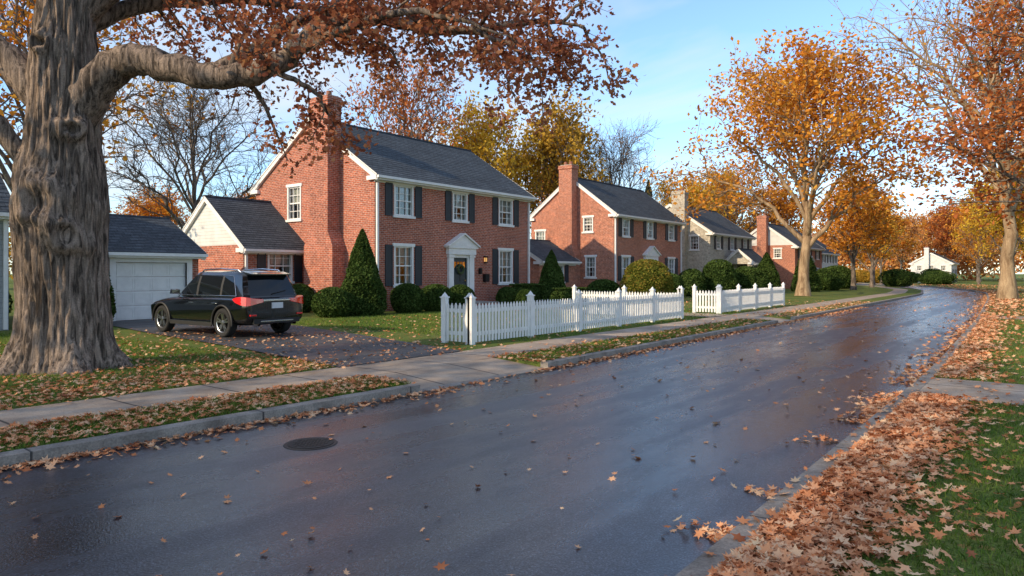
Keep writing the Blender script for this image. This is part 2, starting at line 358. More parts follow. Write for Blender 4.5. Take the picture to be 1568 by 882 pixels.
            if frieze: T.box(min(xw+sx*.004,xw+sx*.05),max(xw+sx*.004,xw+sx*.05),y0-.03,y1+.03,zE-.42,ze-.201,0)
        R.box(xm-.12,xm+.12,y0-ov2,y1+ov2,zR+.02,zR+.085,0)
        # gable returns
        for yy,dy in((y0,-1),):
            T.box(xf-.35,xf+over-.06,yy+dy*ov2,yy+dy*.004,zE-.34,zE-.16,0); T.box(xb-over+.06,xb+.35,yy+dy*ov2,yy+dy*.004,zE-.34,zE-.16,0)
    def downspout(s,x,y,z1,z0=.15): s.p['trim'].box(x+.02,x+.11,y-.05,y+.05,z0,z1,0)
    def chim(s,x0,x1,y0,y1,zt,base=None):
        c=s.p['chimney']
        c.box(x0,x1,y0,y1,.1,zt-.25,0); c.box(x0-.05,x1+.05,y0-.05,y1+.05,zt-.249,zt-.10,0); c.box(x0-.02,x1+.02,y0-.02,y1+.02,zt-.099,zt,0)
        c.box(x0+.08,x1-.08,y0+.08,y1-.08,zt+.001,zt+.05,1)
        for k in(.3,.7): 
            cx=x0+(x1-x0)*k; c.cyl((cx,(y0+y1)/2),.13,.12,zt+.05,zt+.28,12,2)
        if base:
            b0,b1,zb=base; F=((0,0,0),(1,0,0),(0,1,0))
            c.prism(F,[(b0,.1),(b1,.1),(b1,zb),(x1+.003,zb+.7),(x0-.003,zb+.7),(b0,zb)],y0-.02,y1-.01,0)
    def entry(s,F,uc,zb,w=1.0,h=2.15):
        """pedimented doorway centred at uc"""
        T=s.p['trim']; dd=s.p['door']; O,U,N=F
        T.lbox(F,uc-w/2-.42,uc-w/2-.1,.004,.14,zb,zb+h+.15); T.lbox(F,uc+w/2+.1,uc+w/2+.42,.004,.14,zb,zb+h+.15)
        T.lbox(F,uc-w/2-.46,uc-w/2-.06,.003,.18,zb,zb+.22); T.lbox(F,uc+w/2+.06,uc+w/2+.46,.003,.18,zb,zb+.22)
        T.lbox(F,uc-w/2-.46,uc-w/2-.06,.003,.18,zb+h+.02,zb+h+.12); T.lbox(F,uc+w/2+.06,uc+w/2+.46,.003,.18,zb+h+.02,zb+h+.12)
        T.lbox(F,uc-w/2-.5,uc+w/2+.5,.003,.2,zb+h+.15,zb+h+.45)
        a=uc-w/2-.6; b=uc+w/2+.6; z=zb+h+.451
        T.prism(F,[(a,z),(b,z),(b,z+.08),(uc,z+.66),(a,z+.08)],.003,.26)
        T.prism(F,[(a-.06,z+.06),(a-.06,z+.13),(uc,z+.76),(b+.06,z+.13),(b+.06,z+.06),(uc,z+.68)],.003,.36)
        T.lbox(F,uc-w/2-.1,uc-w/2,-.05,.06,zb,zb+h); T.lbox(F,uc+w/2,uc+w/2+.1,-.05,.06,zb,zb+h); T.lbox(F,uc-w/2-.1,uc+w/2+.1,-.05,.06,zb+h,zb+h+.149)
        dd.lbox(F,uc-w/2,uc+w/2,-.12,-.04,zb,zb+h,0)
        for (p,q,r,t) in((.12,.46,.2,.8),(.54,.88,.2,.8),(.12,.46,.95,1.45),(.54,.88,.95,1.45)):
            dd.lbox(F,uc-w/2+p*w,uc-w/2+q*w,-.04,-.02,zb+r,zb+t,0)
        for k in range(4): dd.lbox(F,uc-w/2+.1+k*.21*w,uc-w/2+.26+k*.21*w,-.04,-.025,zb+1.65,zb+1.95,2)
        dd.lbox(F,uc+w/2-.14,uc+w/2-.09,-.02,.03,zb+1.0,zb+1.06,1)
        return zb
    def done(s):
        root=D.objects.new(s.name,None); link(root)
        mats={'walls':[s.wallm,s.sid],'trim':[white],'roof':[s.roofm,white],'windows':[white],'glass':[glass,curtain_m,dark_m],'shutters':[shutter_m],'door':[door_m,simple('brass',(.6,.4,.15),.3,1),glass,lamp_m,metal_dark,simple('wreath_green',(.05,.07,.02),.8),white],'chimney':[s.wallm,conc,simple('clay_pot',(.3,.12,.07),.8)],'steps':[s.wallm,conc]}
        for k in s.P:
            if s.p[k].v: s.p[k].obj(k,mats[k],root)
        return root
W=lambda c,z0,z1,w=1.15,sh=True:(c-w/2,c+w/2,z0,z1,'w',sh)
# --- house 1
h=House('brick_house',brick1,roof1)
fr=[W(21.8,4.35,5.72),W(25.57,4.35,5.72,1.05),W(29.2,4.35,5.72),W(21.8,1.25,3.0),W(29.2,1.25,3.0),(25.07,26.07,.4,2.55,'d')]
h.block(-23,-32,20.1,31.3,6.15,9.05,fr,[W(-28.75,4.35,5.95,1.05,False)])
h.block(-27.8,-33.8,16.85,20.05,3.05,5.3,[(18.05,19.3,1.4,2.85,'w',.42)],[],gable_mi=1)
h.chim(-26.6,-25.3,19.4,20.15,9.7,(-27.0,-24.95,3.0))
FF=((-23,0,0),(0,1,0),(1,0,0)); h.entry(FF,25.57,.4,1.0,2.15)
h.downspout(-23,20.2,5.7); h.downspout(-23,31.2,5.7); h.downspout(-27.8,16.95,2.7)
st=h.p['steps']; st.box(-23,-21.5,24.5,26.65,.1,.36,0); st.box(-23,-21.45,24.45,26.7,.361,.40,1); st.box(-21.448,-21.1,24.6,26.5,.1,.24,1)
d=h.p['door']; d.lbox(FF,26.95,27.1,.03,.16,1.75,2.05,4) ; d.lbox(FF,27.37,27.48,.05,.15,2.38,2.58,3); d.lbox(FF,27.33,27.52,.02,.19,2.59,2.66,4); d.lbox(FF,27.35,27.5,.03,.17,2.30,2.36,4)
for du in(.0,.12): d.lbox(FF,27.355+du,27.375+du,.15,.17,2.36,2.59,4)
d.lbox(FF,27.3,27.62,.02,.2,1.35,1.75,4)
ring=[(-22.94,25.57+.2*math.cos(t),1.98+.2*math.sin(t)) for t in np.linspace(0,2*math.pi,18)]
d.tube(ring,.06,6,5)
h.done()
# --- house 2
h=House('brick_house',brick2,roof1)
fr=[W(42.5,4.3,5.5,1.0),W(46.1,4.3,5.5,1.0),W(49.7,4.3,5.5,1.0),W(42.5,1.3,2.9),W(49.7,1.3,2.9),(45.6,46.6,.4,2.55,'d')]
h.block(-23,-29.8,40.85,51.5,5.9,8.45,fr,[W(-29.0,3.4,4.8,.85,False),W(-25.0,4.6,5.6,.75,False),W(-24.8,1.5,2.9,.8,False)])
h.chim(-26.9,-25.85,40.1,40.9,9.2,(-27.2,-25.6,3.0))
h.block(-25.5,-30,35.8,40.0,2.7,4.0,[W(38,1.2,2.3)],[])
FF=((-23,0,0),(0,1,0),(1,0,0)); h.entry(FF,46.1,.4); h.downspout(-23,40.95,5.5); h.downspout(-23,51.4,5.5)
h.p['steps'].box(-23,-21.5,45,47.2,.1,.4,0); h.done()
# --- house 3 stone
h=House('stone_house',stone,roof2)
fr=[W(59.3,3.9,5.0,.95),W(62.6,3.9,5.0,.95),W(66,3.9,5.0,.95),W(59.3,1.2,2.6,.95),W(66,1.2,2.6,.95),(62.1,63.1,.4,2.55,'d')]
h.block(-23,-30.3,57.4,67.9,5.4,7.9,fr,[W(-24.4,3.8,5.0,.8,False),W(-28.9,3.8,5.0,.8,False)])
h.block(-20.6,-22.98,60.9,64.3,2.9,3.9,[(61.4,63.8,.2,2.6,'d')],[(-22.5,-21.0,.2,2.6,'d')]); h.chim(-26.2,-25.0,56.7,57.45,8.9)
h.block(-24,-30,68,73,2.8,4.2,[W(70.5,1.2,2.3)],[])
h.entry(((-23,0,0),(0,1,0),(1,0,0)),62.6,.4); h.done()
# --- house 4, 5, far
h=House('brick_house',brick2,roof2); h.block(-21.5,-28,77,88,4.8,7.2,[W(79,3.4,4.5,1),W(82.5,3.4,4.5,1),W(86,3.4,4.5,1),W(79,1,2.3,1),W(86,1,2.3,1),(82,83,.4,2.5,'d')],[W(-23.3,3.4,4.4,.8,False)],gable_mi=1); h.chim(-25.3,-24.3,76.3,77.1,8.0)
h.entry(((-21.5,0,0),(0,1,0),(1,0,0)),82.5,.4,1,2.1); h.done()
h=House('white_house',siding,roof2); h.block(-24,-31,97,107,4.6,7.0,[W(99,3.2,4.2,1),W(102,3.2,4.2,1),W(105,3.2,4.2,1),W(99,1,2.2,1),W(105,1,2.2,1)],[W(-26,3,4,.9,False),W(-26,1,2,.9,False)]); h.done()
h=House('white_house',siding,roof2); h.block(-13.5,-19.6,141,150,3.6,5.3,[W(144,1.2,2.4),W(148,1.2,2.4)],[W(-18.3,2.2,3.1,.8,False),W(-16.5,2.2,3.1,.8,False),W(-14.7,2.2,3.1,.8,False),W(-18.3,.5,1.5,.8,False),W(-14.7,.5,1.5,.8,False)],gable_mi=1)
h.chim(-17.5,-16.8,140.4,141,6.2); h.done()
# neighbour at far left
h=House('grey_house',siding_g,roof1); h.sid=siding_g
h.block(-24.2,-33,-7,7.15,3.75,7.2,[W(5.3,1.1,2.7,1.0),W(2.2,1.1,2.7,1.0),W(-2,1.1,2.7)],[]); h.downspout(-24.2,7.05,3.4); h.done()
# garage
h=House('garage',brick1,roof1)
h.block(-25.5,-30.8,9.9,13.6,2.62,3.95,[(10.65,13.15,.145,2.18,'d')],[],gable_mi=1,frieze=False,over=.3)
F=((-25.5,0,0),(0,1,0),(1,0,0)); g=h.p['trim']
g.lbox(F,10.45,10.65,-.1,.03,.12,2.36); g.lbox(F,13.15,13.35,-.1,.03,.12,2.36); g.lbox(F,10.65,13.15,-.1,.03,2.18,2.36); g.lbox(F,9.88,13.62,.004,.03,2.361,2.55)
for i in range(4):
    z=.15+i*.507; g.lbox(F,10.65,13.15,-.14,-.10,z,z+.497)
    for k in range(4): 
        u=10.72+k*.61
        for q in((u,u+.55,z+.06,z+.085),(u,u+.55,z+.41,z+.435),(u,u+.025,z+.0851,z+.4099),(u+.525,u+.55,z+.0851,z+.4099)): g.lbox(F,q[0],q[1],-.10,-.088,q[2],q[3])
h.done()
# ------------------------------------------------------------ fence
def fence(name,runs):
    mb=MB()
    for (x0,y0,x1,y1) in runs:
        L=math.hypot(x1-x0,y1-y0); U=((x1-x0)/L,(y1-y0)/L,0); N=(U[1],-U[0],0); F=((x0,y0,.12),U,N)
        n=max(1,round(L/2.35)); 
        for i in range(n+1):
            u=L*i/n; mb.lbox(F,u-.065,u+.065,-.065,.065,-.02,1.08); mb.lbox(F,u-.085,u+.085,-.085,.085,1.081,1.11)
            O=F[0]; cx,cy=O[0]+u*U[0],O[1]+u*U[1]; q=.06
            mb.add([(cx-q,cy-q,O[2]+1.111),(cx+q,cy-q,O[2]+1.111),(cx+q,cy+q,O[2]+1.111),(cx-q,cy+q,O[2]+1.111),(cx,cy,O[2]+1.22)],[(0,1,4),(1,2,4),(2,3,4),(3,0,4)])
            if i<n:
                a=u+.07; b=L*(i+1)/n-.07; 
                for z in(.2,.74): mb.lbox(F,a,b,-.02,.02,z,z+.09)
                k=int((b-a)/.118); s=(b-a)/k
                for j in range(k):
                    c=a+s*(j+.5); dz=random.uniform(-.008,.008)
                    mb.prism(F,[(c-.036,.05),(c+.036,.05),(c+.036,.90+dz),(c,.965+dz),(c-.036,.90+dz)],.021,.041)
    return mb.obj(name,[white])
fence('picket_fence',[(-10.75,12.35,-10.75,24.1),(-11.6,12.35,-10.82,12.35),(-15.4,24.1,-10.82,24.1)])
fence('picket_fence',[(-10.8,28.0,-11.0,37.3),(-11.9,28.0,-10.87,28.0)])
# ------------------------------------------------------------ car
def car(loc,rot):
    root=D.objects.new('parked_car',None); link(root); root.location=loc; root.rotation_euler=(0,0,rot)
    def paint():
        m=M('black_car_paint'); m.principled((.003,.0035,.0045,1),.15,0,.4,None,1.0); return m.m
    paintm=paint(); cg=M('car_glass'); cg.principled((.006,.008,.010,1),.03,0,.5); cg=cg.m
    plast=simple('black_plastic',(.012,.012,.012),.6); chrome=simple('chrome',(.65,.65,.67),.15,1,var=.05); rub=simple('tyre_rubber',(.016,.016,.016),.85); alloy=simple('alloy_wheel',(.50,.51,.53),.28,1,var=.1)
    red=M('tail_light_red'); red.principled((.75,.012,.012,1),.15,0,.6,None,1.0); red=red.m
    plate=simple('licence_plate',(.65,.68,.7),.4)
    S=[(-2.41,.44,.80,.93,.95),(-2.37,.36,.885,.99,1.01),(-2.2,.31,.94,1.03,1.05),(-1.9,.29,.96,1.04,1.06),(-1.42,.27,.972,1.04,1.06),(-.4,.25,.97,1.02,1.04),(.6,.25,.97,1.0,1.03),(1.0,.25,.97,.985,1.04),(1.5,.26,.96,.94,1.01),(2.0,.27,.925,.87,.94),(2.28,.29,.85,.78,.83),(2.42,.36,.70,.68,.73)]
    V=[];k=9
    for x,zb,w,zt,zc in S:
        half=[(0,zb),(.75*w,zb),(.955*w,zb+.07),(.985*w,.52),(w,.78),(.985*w,zt-.09),(.93*w,zt),(.55*w,zc),(0,zc+.01)]
        V+=[(x,y,z) for y,z in half]+[(x,-y,z) for y,z in half[1:-1][::-1]]
    m=16;F=[]
    for i in range(len(S)-1):
        for j in range(m): F.append((i*m+j,i*m+(j+1)%m,(i+1)*m+(j+1)%m,(i+1)*m+j))
    for b,fl in((0,1),((len(S)-1)*m,0)):
        mir=lambda j:0 if j==0 else (8 if j==8 else 16-j)
        for j in range(8):
            q=[b+j,b+j+1,b+mir(j+1),b+mir(j)]; q2=[]
            for t in q:
                if t not in q2:q2.append(t)
            F.append(tuple(q2[::-1] if fl else q2))
    me=D.meshes.new('body'); me.from_pydata(V,[],F); me.polygons.foreach_set('use_smooth',[True]*len(F))
    import bmesh
    bm=bmesh.new(); bm.from_mesh(me); bmesh.ops.recalc_face_normals(bm,faces=bm.faces); bm.to_mesh(me); bm.free()
    o=D.objects.new('tmp_body',me); link(o); ss=o.modifiers.new('s','SUBSURF'); ss.levels=3; ss.render_levels=3
    cut=[]
    for x in(-1.43,1.47):
        for sy in(-1,1):
            bm=bmesh.new(); bmesh.ops.create_cone(bm,cap_ends=True,segments=40,radius1=.43,radius2=.43,depth=.6,matrix=Matrix.Translation((x,sy*.92,.37))@Matrix.Rotation(math.pi/2,4,'X'))
            cm=D.meshes.new('c'); bm.to_mesh(cm); bm.free(); co=D.objects.new('c',cm); link(co); cut.append(co)
            b=o.modifiers.new('b','BOOLEAN'); b.object=co; b.operation='DIFFERENCE'; b.solver='EXACT'
    dg=bpy.context.evaluated_depsgraph_get(); nm=bpy.data.meshes.new_from_object(o.evaluated_get(dg)); nm.name='body'
    D.objects.remove(o)
    for c in cut: D.objects.remove(c)
    nm.materials.clear(); nm.materials.append(paintm); b=D.objects.new('body',nm); link(b,root)
    # greenhouse
    bx=[-2.30,-2.27,-2.17,-1.93,-1.30,-1.22,-.22,-.12,.74,.90,.98,1.16]; by=[0,.70,.83,.875,.885,.887,.885,.88,.86,.80,.74,0]
    tx=[-2.04,-2.01,-1.92,-1.60,-1.24,-1.16,-.18,-.09,.12,.20,.26,.40]; ty=[0,.60,.68,.705,.71,.712,.715,.715,.69,.63,.57,0]
    def ring(f,z,sc=1.0,inx=0,zadd=0,bulge=0):
        pts=[]
        for i in range(12):
            x=bx[i]+(tx[i]-bx[i])*f; y=(by[i]+(ty[i]-by[i])*f+bulge*(0<i<11))*sc
            x=x*(1-inx)+(-.9)*inx; pts.append((x,y,z+zadd*(i in(0,11))))
        return pts+[(x,-y,z) for x,y,z in pts[1:-1][::-1]]
    R=[ring(0,1.0),ring(.06,1.055),ring(.5,1.32,bulge=.018),ring(.93,1.57,bulge=.004),ring(1.0,1.625,.985,.01),ring(1.0,1.675,.92,.05),ring(1.0,1.71,.7,.16),ring(1.0,1.722,.35,.5)]
    mb=MB(); n=22; vs=[p for r in R for p in r]; 
    gl={0,3,5,7,10}
    fs=[];mi=[]
    for r in range(len(R)-1):
        for j in range(n):
            jj=j if j<11 else 21-j
            fs.append((r*n+j,r*n+(j+1)%n,(r+1)*n+(j+1)%n,(r+1)*n+j))
            mi.append(1 if(r in(1,2) and jj in gl) else (2 if r in(1,2) and jj in(4,6) else 0))
    for f,mm in zip(fs,mi): mb.f.append(list(f)); mb.mi.append(mm)
    mb.v=vs; t=(len(R)-1)*n; mb.f.append([t+j for j in range(n)]); mb.mi.append(0)
    g=mb.obj('cabin',[paintm,cg,plast],root,smooth=True)
    try:
        bpy.context.view_layer.objects.active=g; g.data.set_sharp_from_angle(angle=math.radians(28))
    except Exception: pass
    mb=MB()
    # spoiler
    mb.add([(-2.2,-.6,1.63),(-2.2,.6,1.63),(-1.85,.63,1.69),(-1.85,-.63,1.69),(-2.2,-.6,1.60),(-2.2,.6,1.60),(-1.95,.63,1.6),(-1.95,-.63,1.6)],[(0,1,2,3),(4,7,6,5),(0,4,5,1),(1,5,6,2),(3,7,4,0)],0)
    for sy in(-1,1):
        mb.tube([(-1.75,sy*.60,1.67),(-1.65,sy*.61,1.73),(-.9,sy*.615,1.765),(-.1,sy*.60,1.74),(.02,sy*.59,1.68)],.02,8,1)
        mb.tube([(-1.95,sy*.885,1.065),(-1.2,sy*.90,1.065),(-.2,sy*.90,1.06),(.75,sy*.875,1.055)],.011,6,1)
        mb.tube([(-1.95,sy*.885,1.065),(-1.62,sy*.72,1.575),(-1.1,sy*.725,1.60),(0.1,sy*.705,1.60)],.009,6,1)
        # mirrors
        mb.add([(.55,sy*.93,1.08),(.72,sy*.93,1.08),(.74,sy*1.12,1.09),(.6,sy*1.14,1.09),(.55,sy*.93,1.2),(.68,sy*.93,1.22),(.70,sy*1.11,1.22),(.6,sy*1.13,1.2)],[(0,1,2,3),(4,5,6,7),(0,1,5,4),(1,2,6,5),(2,3,7,6),(3,0,4,7)],0)
        for xx in(-1.12,-.05): mb.box(xx-.09,xx+.11,sy*.965-.018,sy*.965+.018,.86,.885,1)
        mb.box(-.98,1.02,min(sy*.93,sy*.962),max(sy*.93,sy*.962),.26,.36,2)   # sill
        mb.box(-.98,1.02,min(sy*.94,sy*.968),max(sy*.94,sy*.968),.361,.375,1)
        for cx in(-1.43,1.47):
            mb.tube([(cx+.445*math.cos(t),sy*.955,.37+.445*math.sin(t)) for t in np.linspace(-.15,math.pi+.15,22)],.03,6,2)
        path=[(-2.425,.42),(-2.425,.62),(-2.405,.78),(-2.35,.87),(-2.22,.93),(-2.02,.955),(-1.9,.958)]
        hi=[.985,1.0,1.02,1.04,1.05,1.03,.99]; lo=[.905,.87,.83,.82,.84,.90,.975]
        n=len(path); vs=[(x-.012,sy*(y+.012),z) for (x,y),z in zip(path,lo)]+[(x-.006,sy*(y+.004),z) for (x,y),z in zip(path,hi)]+[(x+.12,sy*(y-.1),z) for (x,y),z in zip(path,lo)]+[(x+.12,sy*(y-.1),z) for (x,y),z in zip(path,hi)]
        fs=[]
        for i in range(n-1): fs+=[(i,i+1,n+i+1,n+i),(n+i,n+i+1,3*n+i+1,3*n+i),(i,i+1,2*n+i+1,2*n+i)]
        fs+=[(0,n,3*n,2*n)]
        mb.add(vs,fs,3)
        mb.box(-2.43,-2.38,min(sy*.62,sy*.8),max(sy*.62,sy*.8),.56,.60,3)
        mb.tube([(-2.42,sy*.55,.34),(-2.25,sy*.55,.34)],.045,12,1)
    mb.box(-2.425,-2.36,-.42,.42,.935,.975,1)
    mb.box(-2.44,-2.38,-.17,.17,.74,.89,4)
    mb.box(-2.43,-2.3,-.7,.7,.36,.48,2); mb.box(-2.435,-2.33,-.5,.5,.40,.43,1)
    mb.tube([(-2.30,.05,1.12),(-2.26,-.2,1.16),(-2.23,-.42,1.20)],.012,6,2)
    mb.box(-2.19,-2.17,-.12,.12,1.60,1.62,3)
    mb.obj('fittings',[paintm,chrome,plast,red,plate],root,bevel=.004)
    # wheels
    for i,(x,sy) in enumerate(((-1.43,1),(-1.43,-1),(1.47,1),(1.47,-1))):
        mb=MB(); K=48
        prof=[(.255,-.10,0),(.30,-.118,0),(.345,-.115,0),(.365,-.095,0),(.372,-.07,0),(.372,.07,0),(.365,.095,0),(.345,.115,0),(.30,.118,0),(.262,.105,0),(.255,.10,1),(.238,.092,1),(.232,-.09,1)]
        for a,b in zip(prof,prof[1:]):
            vs=[(r*math.cos(2*math.pi*q/K),y,r*math.sin(2*math.pi*q/K)) for r,y in((a[0],a[1]),(b[0],b[1])) for q in range(K)]
            mb.add(vs,[(q,(q+1)%K,K+(q+1)%K,K+q) for q in range(K)],a[2])
        vs=[(.235*math.cos(2*math.pi*q/K),.0,.235*math.sin(2*math.pi*q/K)) for q in range(K)]; mb.add(vs,[tuple(range(K))],2)
        for sp in range(5):
            for off in(-.17,.17):
                a=2*math.pi*sp/5+.3; c,s_=math.cos,math.sin
                r0,r1=.035,.243; a1=a+off
                wd0,wd1=.026,.020
                pts=[]
                for (r,aa,wd) in((r0,a+off*.8,wd0),(r1,a1,wd1)):
                    cx,cz=r*c(aa),r*s_(aa); tx_,tz_=-s_(a),c(a)
                    for yy in(.06,.10 if r>.1 else .085): pts+=[(cx-tx_*wd,yy,cz-tz_*wd),(cx+tx_*wd,yy,cz+tz_*wd)]
                mb.add(pts,[(2,3,7,6),(0,2,6,4),(1,3,7,5),(0,1,5,4)],1)
        vs=[(r*math.cos(2*math.pi*q/20),y,r*math.sin(2*math.pi*q/20)) for r,y in((.065,.06),(.06,.1),(.03,.105)) for q in range(20)]
        mb.add(vs,[(q,(q+1)%20,20+(q+1)%20,20+q) for q in range(20)]+[(20+q,20+(q+1)%20,40+(q+1)%20,40+q) for q in range(20)]+[tuple(range(40,60))],1)
        w=mb.obj('wheel_%d'%(i+1),[rub,alloy,plast],root,smooth=False); w.location=(x,sy*.84,.372)
        if sy<0: w.rotation_euler=(0,0,math.pi)
    return root
car((-18.36,10.5,.146),math.radians(183))
# ------------------------------------------------------------ trees
def bez(a,c,b,n): t=np.linspace(0,1,n)[:,None]; return (1-t)**2*a+2*t*(1-t)*c+t*t*b
def jit(P,s,rng):
    n=len(P); w=np.sin(np.linspace(0,np.pi,n))[:,None]; return P+rng.normal(size=(n,3))*s*w
class Tree:
    def __init__(s,seed): s.rng=np.random.default_rng(seed); s.V=[];s.F=[];s.b=0; s.anch=[]
    def tube(s,P,R,k):
        v,f=tube_arr(P,R,k); s.V.append(v); s.F.append(f+s.b); s.b+=len(v)
    def branch(s,P,r0,r1,k): s.tube(P,np.linspace(r0,r1,len(P)),k)
    def subs(s,P,r,n2,len2,n3,len3,tmin=.3,up=.25,k2=4,rt=.012,n4=0,droop=0,ksub=5):
        rng=s.rng; n=len(P)
        for j in range(n2):
            t=tmin+(1-tmin)*((j+rng.random())/n2); x=t*(n-1); i=min(int(x),n-2); p=P[i]+(P[i+1]-P[i])*(x-i)
            dd=P[i+1]-P[i]; dd=dd/(np.linalg.norm(dd)+1e-9); q=rng.normal(size=3); q-=q@dd*dd; q/=np.linalg.norm(q)+1e-9
            v=dd*.55+q*.9+np.array([0,0,up]); v/=np.linalg.norm(v); L=len2*(.6+.7*rng.random())*(1.15-.4*t)
            e=p+v*L; c=p+v*L*.5+rng.normal(size=3)*L*.12+np.array([0,0,.1*L]); e=e+np.array([0,0,-droop*L])
            r2=max(r*(1-.6*t)*.5,rt*1.6); B=jit(bez(p,c,e,7),L*.03,rng); s.branch(B,r2,rt,ksub)
            for m in range(n3):
                t3=.2+.8*((m+rng.random())/n3); x3=t3*6; i3=min(int(x3),5); p3=B[i3]+(B[i3+1]-B[i3])*(x3-i3)
                d3=B[i3+1]-B[i3]; d3/=np.linalg.norm(d3)+1e-9; q=rng.normal(size=3); v3=d3*.7+q*.55+np.array([0,0,up*.6-droop]); v3/=np.linalg.norm(v3)
                L3=len3*(.5+.8*rng.random()); e3=p3+v3*L3; T=jit(bez(p3,p3+v3*L3*.5+rng.normal(size=3)*L3*.1,e3,4),L3*.03,rng)
                s.branch(T,rt,rt*.45,3); s.anch.append(T[1:])
                for w in range(n4):
                    p4=T[1+w%3]; v4=v3+rng.normal(size=3)*.6; v4/=np.linalg.norm(v4); e4=p4+v4*L3*.55
                    s.branch(np.stack([p4,(p4+e4)/2+rng.normal(size=3)*.03,e4]),rt*.6,rt*.35,3); s.anch.append(np.stack([(p4+e4)/2,e4,e4]))
    def mesh(s,name,mats,nleaf,size,sigma,shape=KITE,bend=.25):
        V=np.concatenate(s.V); F=np.concatenate(s.F); nb=len(F)
        counts=np.full(nb,4); loops=F.ravel(); mi=np.zeros(nb,int); rnd=np.zeros(len(V)); sm=np.ones(nb,bool)
        if nleaf:
            A=np.concatenate(s.anch); rng=s.rng; P=A[rng.integers(0,len(A),nleaf)]+rng.normal(size=(nleaf,3))*sigma
            lv,lc,ll,lr=leaf_arr(P,size*(.65+.7*rng.random(nleaf)),shape,rng,None,bend)
            loops=np.concatenate([loops,ll+len(V)]); V=np.concatenate([V,lv]); counts=np.concatenate([counts,lc]); mi=np.concatenate([mi,np.ones(nleaf,int)]); rnd=np.concatenate([rnd,lr]); sm=np.concatenate([sm,np.zeros(nleaf,bool)])
        return np_mesh(name,V,counts,loops,mi,rnd,mats,sm)
def crown_tree(name,seed,H,R,zb,trunk_r,n1,n2,n3,nleaf,size,mats,sigma=.25,up=.25,n4=0,rt=.02,elmin=-25,forks=False):
    t=Tree(seed); rng=t.rng; top=np.array([rng.normal()*.4,rng.normal()*.4,H*.86])
    T=jit(bez(np.zeros(3),np.array([rng.normal()*.3,rng.normal()*.3,H*.45]),top,14),.10,rng); T[0]=0
    rr=trunk_r*(1-.85*np.linspace(0,1,14)); rr[0]*=1.45; t.tube(T,rr,10)
    zc=(zb+H)/2; rz=(H-zb)/2
    for i in range(n1):
        az=i*2.4+rng.normal()*.3; f=(i+.5)/n1; el=math.radians(elmin+(85-elmin)*f**.9+rng.normal()*6); k=.72+.3*rng.random()
        e=np.array([math.cos(az)*math.cos(el)*R*k,math.sin(az)*math.cos(el)*R*k,zc+math.sin(el)*rz*k])
        h0=zb*.75+(H*.68-zb*.75)*f*(.7+.3*rng.random()); h0=min(h0,e[2]-.05*H) if e[2]>zb*.8 else zb*.8
        x=h0/(H*.86)*13; j=int(np.clip(x,0,12)); p=T[j]+(T[j+1]-T[j])*(x-j)
        c=p+(e-p)*.45+np.array([0,0,.18*np.linalg.norm(e-p)]); L=np.linalg.norm(e-p)
        B=jit(bez(p,c,e,10),L*.02,rng); r0=trunk_r*(.5-.25*f); t.branch(B,r0,.03,7)
        t.subs(B,r0,n2,L*.42,n3,L*.2,.25,up,4,rt,n4)
    return t.mesh(name,mats,nleaf,size,sigma)
bark_g=bark_mat('bark_grey',(.09,.072,.06),(.27,.22,.18),(5,5,1.2)); bark_t=bark_mat('bark_tan',(.22,.14,.08),(.46,.33,.2),(5,5,1.2),.6)
C_or=[(.31,.10,.02),(.58,.22,.032),(.70,.33,.048),(.70,.42,.08)]
C_yel=[(.31,.18,.025),(.58,.35,.04),(.68,.45,.055),(.68,.50,.11)]
C_rust=[(.19,.05,.02),(.40,.12,.04),(.55,.20,.06),(.56,.27,.09)]
C_olv=[(.12,.10,.02),(.33,.20,.035),(.54,.33,.05),(.60,.38,.07)]
C_grn=[(.02,.035,.010),(.035,.06,.018),(.06,.09,.025),(.09,.12,.03)]
C_pale=[(.38,.13,.05),(.56,.23,.08),(.64,.33,.11),(.56,.37,.17)]
L_or=leaf_mat('leaves_orange',C_or); L_yel=leaf_mat('leaves_yellow',C_yel); L_rust=leaf_mat('leaves_rust',C_rust); L_olv=leaf_mat('leaves_olive',C_olv); L_grn=leaf_mat('leaves_green',C_grn,.2); L_pale=leaf_mat('leaves_pale',C_pale,.2)
# variants normalised: height 14
vA=crown_tree('broadleaf_a',11,14,5.2,3.2,.28,14,8,5,10500,.30,[bark_g,L_or],.30)
vB=crown_tree('broadleaf_b',23,14,4.6,2.6,.26,13,8,5,10500,.30,[bark_g,L_yel],.30)
vC=crown_tree('sparse_c',31,14,5.4,3.2,.25,14,9,5,4800,.24,[bark_g,L_or],.25,.35)
vBare=crown_tree('bare_d',41,14,6.0,2.4,.24,16,11,8,350,.2,[bark_g,L_pale],.2,.3,2,.018)
def place(mesh,name,x,y,H,mat=None,wide=1.0,rot=None,bark=None,z=.1):
    o=D.objects.new(name,mesh); link(o); s=H/14; o.location=(x,y,z); o.scale=(s*wide,s*wide,s); o.rotation_euler=(0,0,random.uniform(0,6.28) if rot is None else rot)
    for i,mm in((1,mat),(0,bark)):
        if mm: o.material_slots[i].link='OBJECT'; o.material_slots[i].material=mm
    return o
T='maple_tree'
place(vB,T,-38.7,46,15.5,L_yel,.85); place(vA,T,-36.6,53.9,16.8,L_olv,.85); place(vBare,'bare_tree',-34.7,61.6,16.0,None,.8)
place(vC,T,-40.3,38.4,18.0,L_rust,.8); place(vBare,'bare_tree',-44.6,23.5,14.6,None,1.0)
place(vC,T,-40.8,13.0,17.5,L_or,1.0); place(vA,T,-46,6,16,L_or,.9)
place(vA,T,-61,28.5,8.5,L_or,1.2); place(vA,T,-60,37,9.0,L_or,1.1); place(vB,T,-64,22,8,L_yel,1.2)
